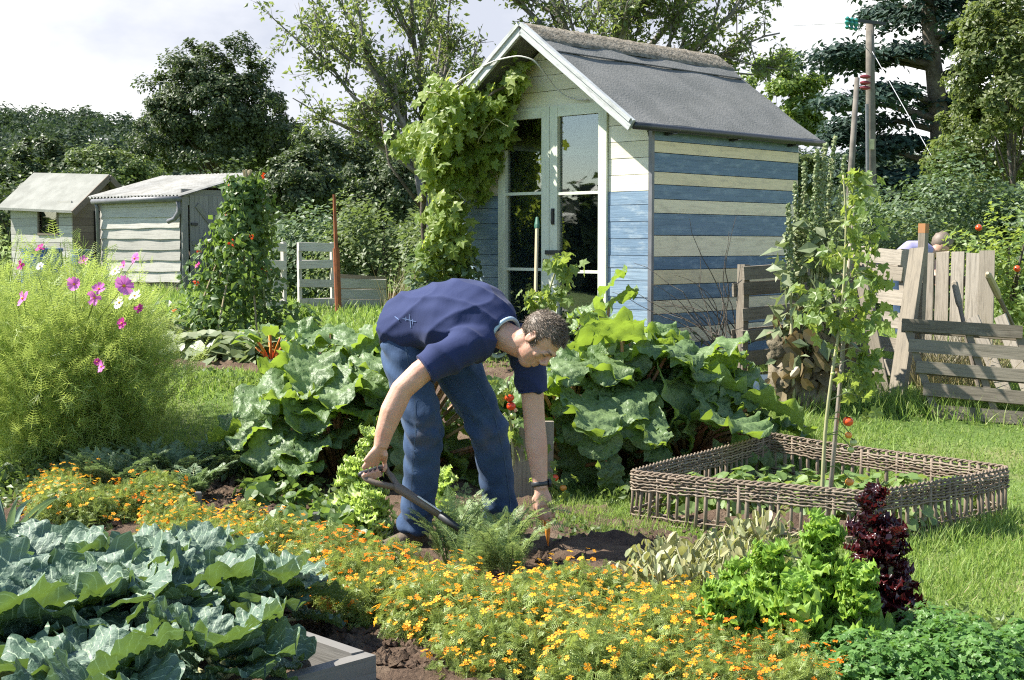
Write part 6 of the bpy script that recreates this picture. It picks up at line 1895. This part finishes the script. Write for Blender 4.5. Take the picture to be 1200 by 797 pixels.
def folds(co, no):
    a = co @ unit(V3(.75, -.5, .2)); b = co @ unit(V3(.1, .2, .95)); c = co @ unit(V3(.5, .76, .3))
    w_ = a * 9 + b * 14 + c * 20; d = .0032 * np.sin(w_ + 1.6 * np.sin(a * 7 + c * 5)) + .0024 * np.abs(np.sin(c * 17 - a * 8 + 1.3 * np.sin(b * 9))) + .0015 * np.sin(b * 46 - a * 20 + 2 * np.sin(a * 11))
    rg = (1 - np.abs(np.sin(a * 5.5 + b * 9 + c * 12 + 1.2 * np.sin(c * 9 - a * 4)))) ** 2.5; r2 = (1 - np.abs(np.sin(a * 11 - b * 8 + c * 5 + 1.4 * np.sin(b * 8 + c * 6)))) ** 3
    d += .012 * rg + .009 * r2
    hem = np.exp(-((co[:, 0] - A(480, 384, 6.2)[0]) / .09) ** 2)
    d += hem * .004 * np.sin(c * 40 + b * 25)
    return co + no * d[:, None]


shirt = remeshed(mb, 't_shirt', SHIRT, man, .008, 12, .5, folds)
# collar trim round the neck
mb = MB(); cc = A(589, 395, 5.925); ct_ = unit(A(600, 398, 5.9) - A(578, 386, 5.95)); c1 = unit(lx - (lx @ ct_) * ct_); c2 = np.cross(ct_, c1)
mb.tube([cc + ct_ * (.006 + .014 * math.cos(a)) + c1 * .082 * math.cos(a) + c2 * .094 * math.sin(a) for a in np.linspace(0, 2 * PI, 40)], .0095, 8, cap=False); mb.build('collar', TRIM, shirt, smooth=True)
for rgc, rgd, rr0 in ((A(499.5, 432.5, 5.7725), A(499, 433, 5.772) - A(520, 420, 5.795), .0665), (A(624.5, 458, 6.03), A(624.5, 459, 6.03) - A(621, 430, 6.04), .0625)):
    rgd = unit(rgd); s1 = unit(np.cross(rgd, V3(0, 1, .1))); s2 = np.cross(rgd, s1); mb = MB()
    mb.tube([rgc + rgd * .002 + s1 * rr0 * math.cos(q) + s2 * rr0 * math.sin(q) for q in np.linspace(0, 2 * PI, 32)], .005, 6, cap=False); mb.build('sleeve_hem', SHIRT, shirt, smooth=True)
# back print near the hem: small pale cross marks
mb = MB()
from mathutils.bvhtree import BVHTree
bv = BVHTree.FromPolygons([tuple(np.array(v.co) + parent_off(man)) for v in shirt.data.vertices], [tuple(p.vertices) for p in shirt.data.polygons])


def on_shirt(px, py):
    h_ = bv.ray_cast((0, 0, CAMZ), tuple(unit(ray(px, py))))
    return None if h_[0] is None else np.array(h_[0]) + np.array(h_[1]) * .0025


mb = MB()
for pa, pb_ in (((472, 373), (488, 377)), ((480, 368), (482, 384)), ((463, 371), (468, 375)), ((484, 374), (484, 380)), ((476, 371), (476, 376))):
    n2 = unit(V3(-(pb_[1] - pa[1]), pb_[0] - pa[0], 0))
    q = [[on_shirt(pa[0] + (pb_[0] - pa[0]) * k + n2[0] * o, pa[1] + (pb_[1] - pa[1]) * k + n2[1] * o) for k in np.linspace(0, 1, 9)] for o in (-.55, .55)]
    if all(x is not None for r_ in q for x in r_): mb.grid(np.array(q))
if mb.v: mb.build('print', plain('faded_print', (.13, .18, .33), .9, .1), shirt)

# --- jeans
mb = MB()
mb.ell(A(488, 398, 6.25), (.170, .135, .135), np.array([lx, unit(np.cross(V3(0, 0, 1), lx)), unit(np.cross(lx, unit(np.cross(V3(0, 0, 1), lx))))]), 22, 16)
mb.tube([A(476, 384, 6.27), A(488, 392, 6.25), A(500, 412, 6.24)], [.165, .172, .15], 18, side=lx, rb=[.120, .130, .115])
mb.tube([A(474, 400, 6.19), A(480, 440, 6.15), A(491, 480, 6.09), A(497, 505, 6.075), A(495, 540, 6.10), A(491, 585, 6.14), A(487, 612, 6.16), A(486, 622, 6.16)], [.112, .104, .093, .088, .083, .079, .077, .076], 18)
mb.tube([A(522, 405, 6.33), A(540, 440, 6.31), A(562, 480, 6.26), A(573, 508, 6.24), A(579, 540, 6.26), A(585, 585, 6.30), A(588, 618, 6.33), A(588, 632, 6.33)], [.118, .108, .094, .088, .083, .079, .077, .076], 18)


def jfolds(co, no):
    x, y, z = co.T
    zk = A(497, 505, 6.1)[2]; zh = A(488, 620, 6.16)[2]; zt = A(488, 410, 6.25)[2]
    env = .5 + np.exp(-((z - zk) / .10) ** 2) * .9 + np.exp(-((z - zh) / .09) ** 2) * 1.7 + np.exp(-((z - zt) / .09) ** 2)
    d = .0042 * np.sin(z * 62 + x * 35 + 2 * np.sin(y * 25 + x * 22)) + .003 * np.sin(z * 38 - y * 45 + 3 * np.sin(x * 28))
    d += .006 * (1 - np.abs(np.sin(z * 24 + x * 14 - y * 10 + 1.5 * np.sin(x * 16 + y * 12)))) ** 3
    return co + no * (d * env)[:, None]


jeans = remeshed(mb, 'jeans', JEANS, man, .010, 6, .5, jfolds)
mb = MB()   # hem rolls and waistband
q = A(472, 381, 6.275); tw_ = unit(A(488, 392, 6.25) - A(470, 380, 6.28)); w1 = lx; w2_ = np.cross(tw_, w1)
mb.tube([q + w1 * .155 * math.cos(a) + w2_ * .112 * math.sin(a) for a in np.linspace(0, 2 * PI, 40)], .012, 8, cap=False); mb.build('belt', M['black'], jeans, smooth=True)

bj = BVHTree.FromPolygons([tuple(np.array(v.co) + parent_off(man)) for v in jeans.data.vertices], [tuple(p.vertices) for p in jeans.data.polygons])


def ribbon(path, hw):
    path = np.array(path, float); tt_ = np.linspace(0, len(path) - 1, 40); P_ = np.stack([np.interp(tt_, range(len(path)), path[:, k]) for k in (0, 1)], 1)
    d_ = unit(np.gradient(P_, axis=0)); n_ = np.stack([-d_[:, 1], d_[:, 0]], 1); rows = []
    for o in (-hw, hw):
        row = []
        for q in P_ + n_ * o:
            h_ = bj.ray_cast((0, 0, CAMZ), tuple(unit(ray(*q))))
            if h_[0] is None: return None
            row.append(np.array(h_[0]) + np.array(h_[1]) * .0018)
        rows.append(row)
    G_ = np.array(rows)
    return G_ if np.abs(np.diff(G_, axis=1)).max() < .08 else None


SEAM = plain('denim_seam', (.075, .11, .17), .9, .1)
for path_, hw in (([(473, 398), (481, 440), (486, 470), (487, 505), (483, 560), (480, 612)], .5), ([(560, 452), (580, 490), (590, 530), (597, 580), (599, 612)], .45), ([(458, 392), (470, 398), (478, 412)], .5), ([(477, 604), (490, 606), (503, 605)], .5)):
    G_ = ribbon(path_, hw)
    if G_ is not None:
        mb = MB(); mb.grid(G_); mb.build('seam', SEAM, jeans, smooth=True)
# --- boots
BOOT = plain('boot_leather', (.10, .075, .05), .7, .3, (.16, .125, .09), nscale=20, bump=.3)
for (px, py, Y, d) in ((484, 630, 6.16, V3(-.75, -.66, 0)), (588, 634, 6.33, V3(.55, -.84, 0))):
    an = A(px, py, Y); gz = float(g(an[0], an[1])); d = unit(d); sdv = V3(d[1], -d[0], 0)
    mb = MB()
    mb.tube([an + V3(0, 0, .05), V3(an[0], an[1], gz + .07)], [.05, .052], 14)
    mb.tube([V3(*an[:2], gz + .055) - d * .07, V3(*an[:2], gz + .06), V3(*an[:2], gz + .055) + d * .08, V3(*an[:2], gz + .045) + d * .15, V3(*an[:2], gz + .035) + d * .19], [.036, .046, .045, .046, .028], 14, side=sdv, rb=[.045, .055, .045, .034, .02])
    bt_ = remeshed(mb, 'boot', BOOT, man, .007, 5)
    mb = MB(); k = np.linspace(0, 2 * PI, 28, endpoint=False)
    out_ = [V3(*an[:2], 0) + d * (.055 + .135 * math.cos(a)) + sdv * (.050 * math.sin(a) * (1 - .12 * math.cos(a))) for a in k]
    v = [p + V3(0, 0, gz + z) for z in (.0, .028) for p in out_]; m_ = len(k)
    mb.add(v, [list(range(m_))[::-1], [m_ + i for i in range(m_)]] + [[i, (i + 1) % m_, m_ + (i + 1) % m_, m_ + i] for i in range(m_)]); mb.build('sole', M['black'], bt_)
# --- watch
wc = A(633, 567, 5.975); wd = unit(la[-1] - la[-2]); w1 = unit(hx - (hx @ wd) * wd); w2_ = np.cross(wd, w1)
wt = MB()
ring = [wc + w1 * .0385 * math.cos(a) + w2_ * .0335 * math.sin(a) for a in np.linspace(0, 2 * PI, 30)]
wt.tube(ring, np.full(30, .0105), 8, cap=False, side=wd, rb=np.full(30, .003)); wo_ = wt.build('watch', M['black'], man, smooth=True)
mb = MB(); c = wc + w1 * .034 - w2_ * .012 if (w2_[1] > 0) else wc + w1 * .034 + w2_ * .012
mb.tube([c, c + w1 * .010, c + w1 * .012], [.019, .019, .016], 16); mb.build('watch_face', M['iron'], wo_)

# --- the tool in his hand
tl_ = thing('garden_fork', 'garden fork with split wooden handle and black grip held by the gardener', 'garden fork', A(520, 640, 5.72))
mb = MB(); mb.tube([gA - gd * .012, gA, gc, gB, gB + gd * .008], [.008, .0135, .0135, .0135, .008], 12); mb.build('grip', M['black'], tl_, smooth=True)
yk = A(467, 572, 5.73); gw = wood_mat('tool_ash', [(.13, .10, .075), (.16, .125, .095)], .5, .5, spec=.4)
for e, c_ in ((gA, A(440, 566, 5.71)), (gB, A(458, 557, 5.79))):
    mb = MB(); mb.tube([e, e + (c_ - e) * .5 + V3(-.004, 0, -.004), c_, yk], [.0105, .0125, .013, .014], 10); mb.build('yoke_arm', gw, tl_, smooth=True)
se = A(515, 603, 5.70); sg = A(552, 630, 5.685)
mb = MB(); mb.tube([yk - (se - yk) * .12, yk, yk + (se - yk) * .5, se], [.016, .022, .0185, .017], 12); mb.build('shaft', gw, tl_, smooth=True)
nrm_ = unit(np.cross(se - yk, V3(0, 1, 0))); nrm_ = nrm_ if nrm_[2] > 0 else -nrm_
mb = MB(); a_, b_ = yk + (se - yk) * .42, yk + (se - yk) * 1.0
mb.bar(a_ + nrm_ * .0175 + V3(0, -.008, 0), b_ + nrm_ * .0165 + V3(0, -.008, 0), .016, .004, up=nrm_); mb.build('strap', M['petal_white'], tl_)
mb = MB(); mb.tube([se, sg], [.018, .012], 10); mb.build('socket', M['iron'], tl_, smooth=True)
sdir = unit(sg - se); sx = unit(np.cross(sdir, V3(0, 0, 1)))
for o in (-.06, -.02, .02, .06):
    mb = MB(); mb.tube([sg, sg + sx * o + sdir * .03, sg + sx * o + sdir * .12 + V3(0, 0, -.06), sg + sx * o + sdir * .16 + V3(0, 0, -.16)], [.008, .007, .006, .003], 7); mb.build('tine', M['iron'], tl_)
# carrot in the reaching fingers
cr = thing('pulled_carrot', 'orange carrot top at the reaching fingertips', 'carrot', A(641, 618, 5.95)); mb = MB()
p = A(641, 606, 5.965); mb.tube([p, p + V3(0, 0, -.012), p + V3(.003, 0, -.07), p + V3(.005, 0, -.13)], [.008, .016, .012, .002], 10); mb.build('root', M['tomato_orange'], cr, smooth=True)
mb = MB(); leaves(mb, FERN, p + R.normal(0, .02, (14, 3)) + V3(-.02, 0, .02), .09, None, .3, .7); mb.build('foliage', M['foliage_carrot'], cr)

# --- second gardener far behind the fence
q0 = GZ_(1078, 14.5); per2 = thing('person', 'person in lavender top stooping behind the plank fence, only back and head showing', 'person', q0)
mb = MB(); Yp = 14.5
mb.tube([A(1100, 268 + 18, Yp), A(1104, 284, Yp)], [.05, .05], 10); mb.ell(A(1103, 282, Yp), (.085, .09, .11), None, 16, 12); mb.tube([A(1096, 288, Yp), A(1085, 290, Yp), A(1065, 292, Yp)], [.05, .1, .12], 12)
mb.tube([A(1092, 298, Yp), A(1098, 318, Yp - .15), A(1104, 345, Yp - .2)], [.045, .04, .03], 10)
mb.tube([A(1062, 300, Yp), A(1060, 345, Yp), q0 + V3(0, 0, .04)], [.11, .09, .06], 12)
remeshed(mb, 'body', SKIN, per2, .014, 4)
mb = MB(); mb.tube([A(1054, 293, Yp), A(1066, 286, Yp), A(1082, 286, Yp), A(1092, 289, Yp)], [.08, .11, .11, .07], 14); remeshed(mb, 'shirt', plain('lavender_cotton', (.36, .34, .55), .8, .2), per2, .018, 4)
mb = MB(); mb.tube([A(1056, 296, Yp), A(1058, 340, Yp), A(1060, 390, Yp)], [.15, .11, .09], 14); remeshed(mb, 'trousers', JEANS, per2, .018, 4)
mb = MB(); mb.ell(A(1103.5, 279, Yp) + V3(.01, .02, .03), (.108, .11, .105), None, 18, 12); vv = mb.v[0]; mb.v[0] = vv + R.normal(0, .006, vv.shape); mb.build('hair', hmat, per2, smooth=True)
per2.location.z -= .07
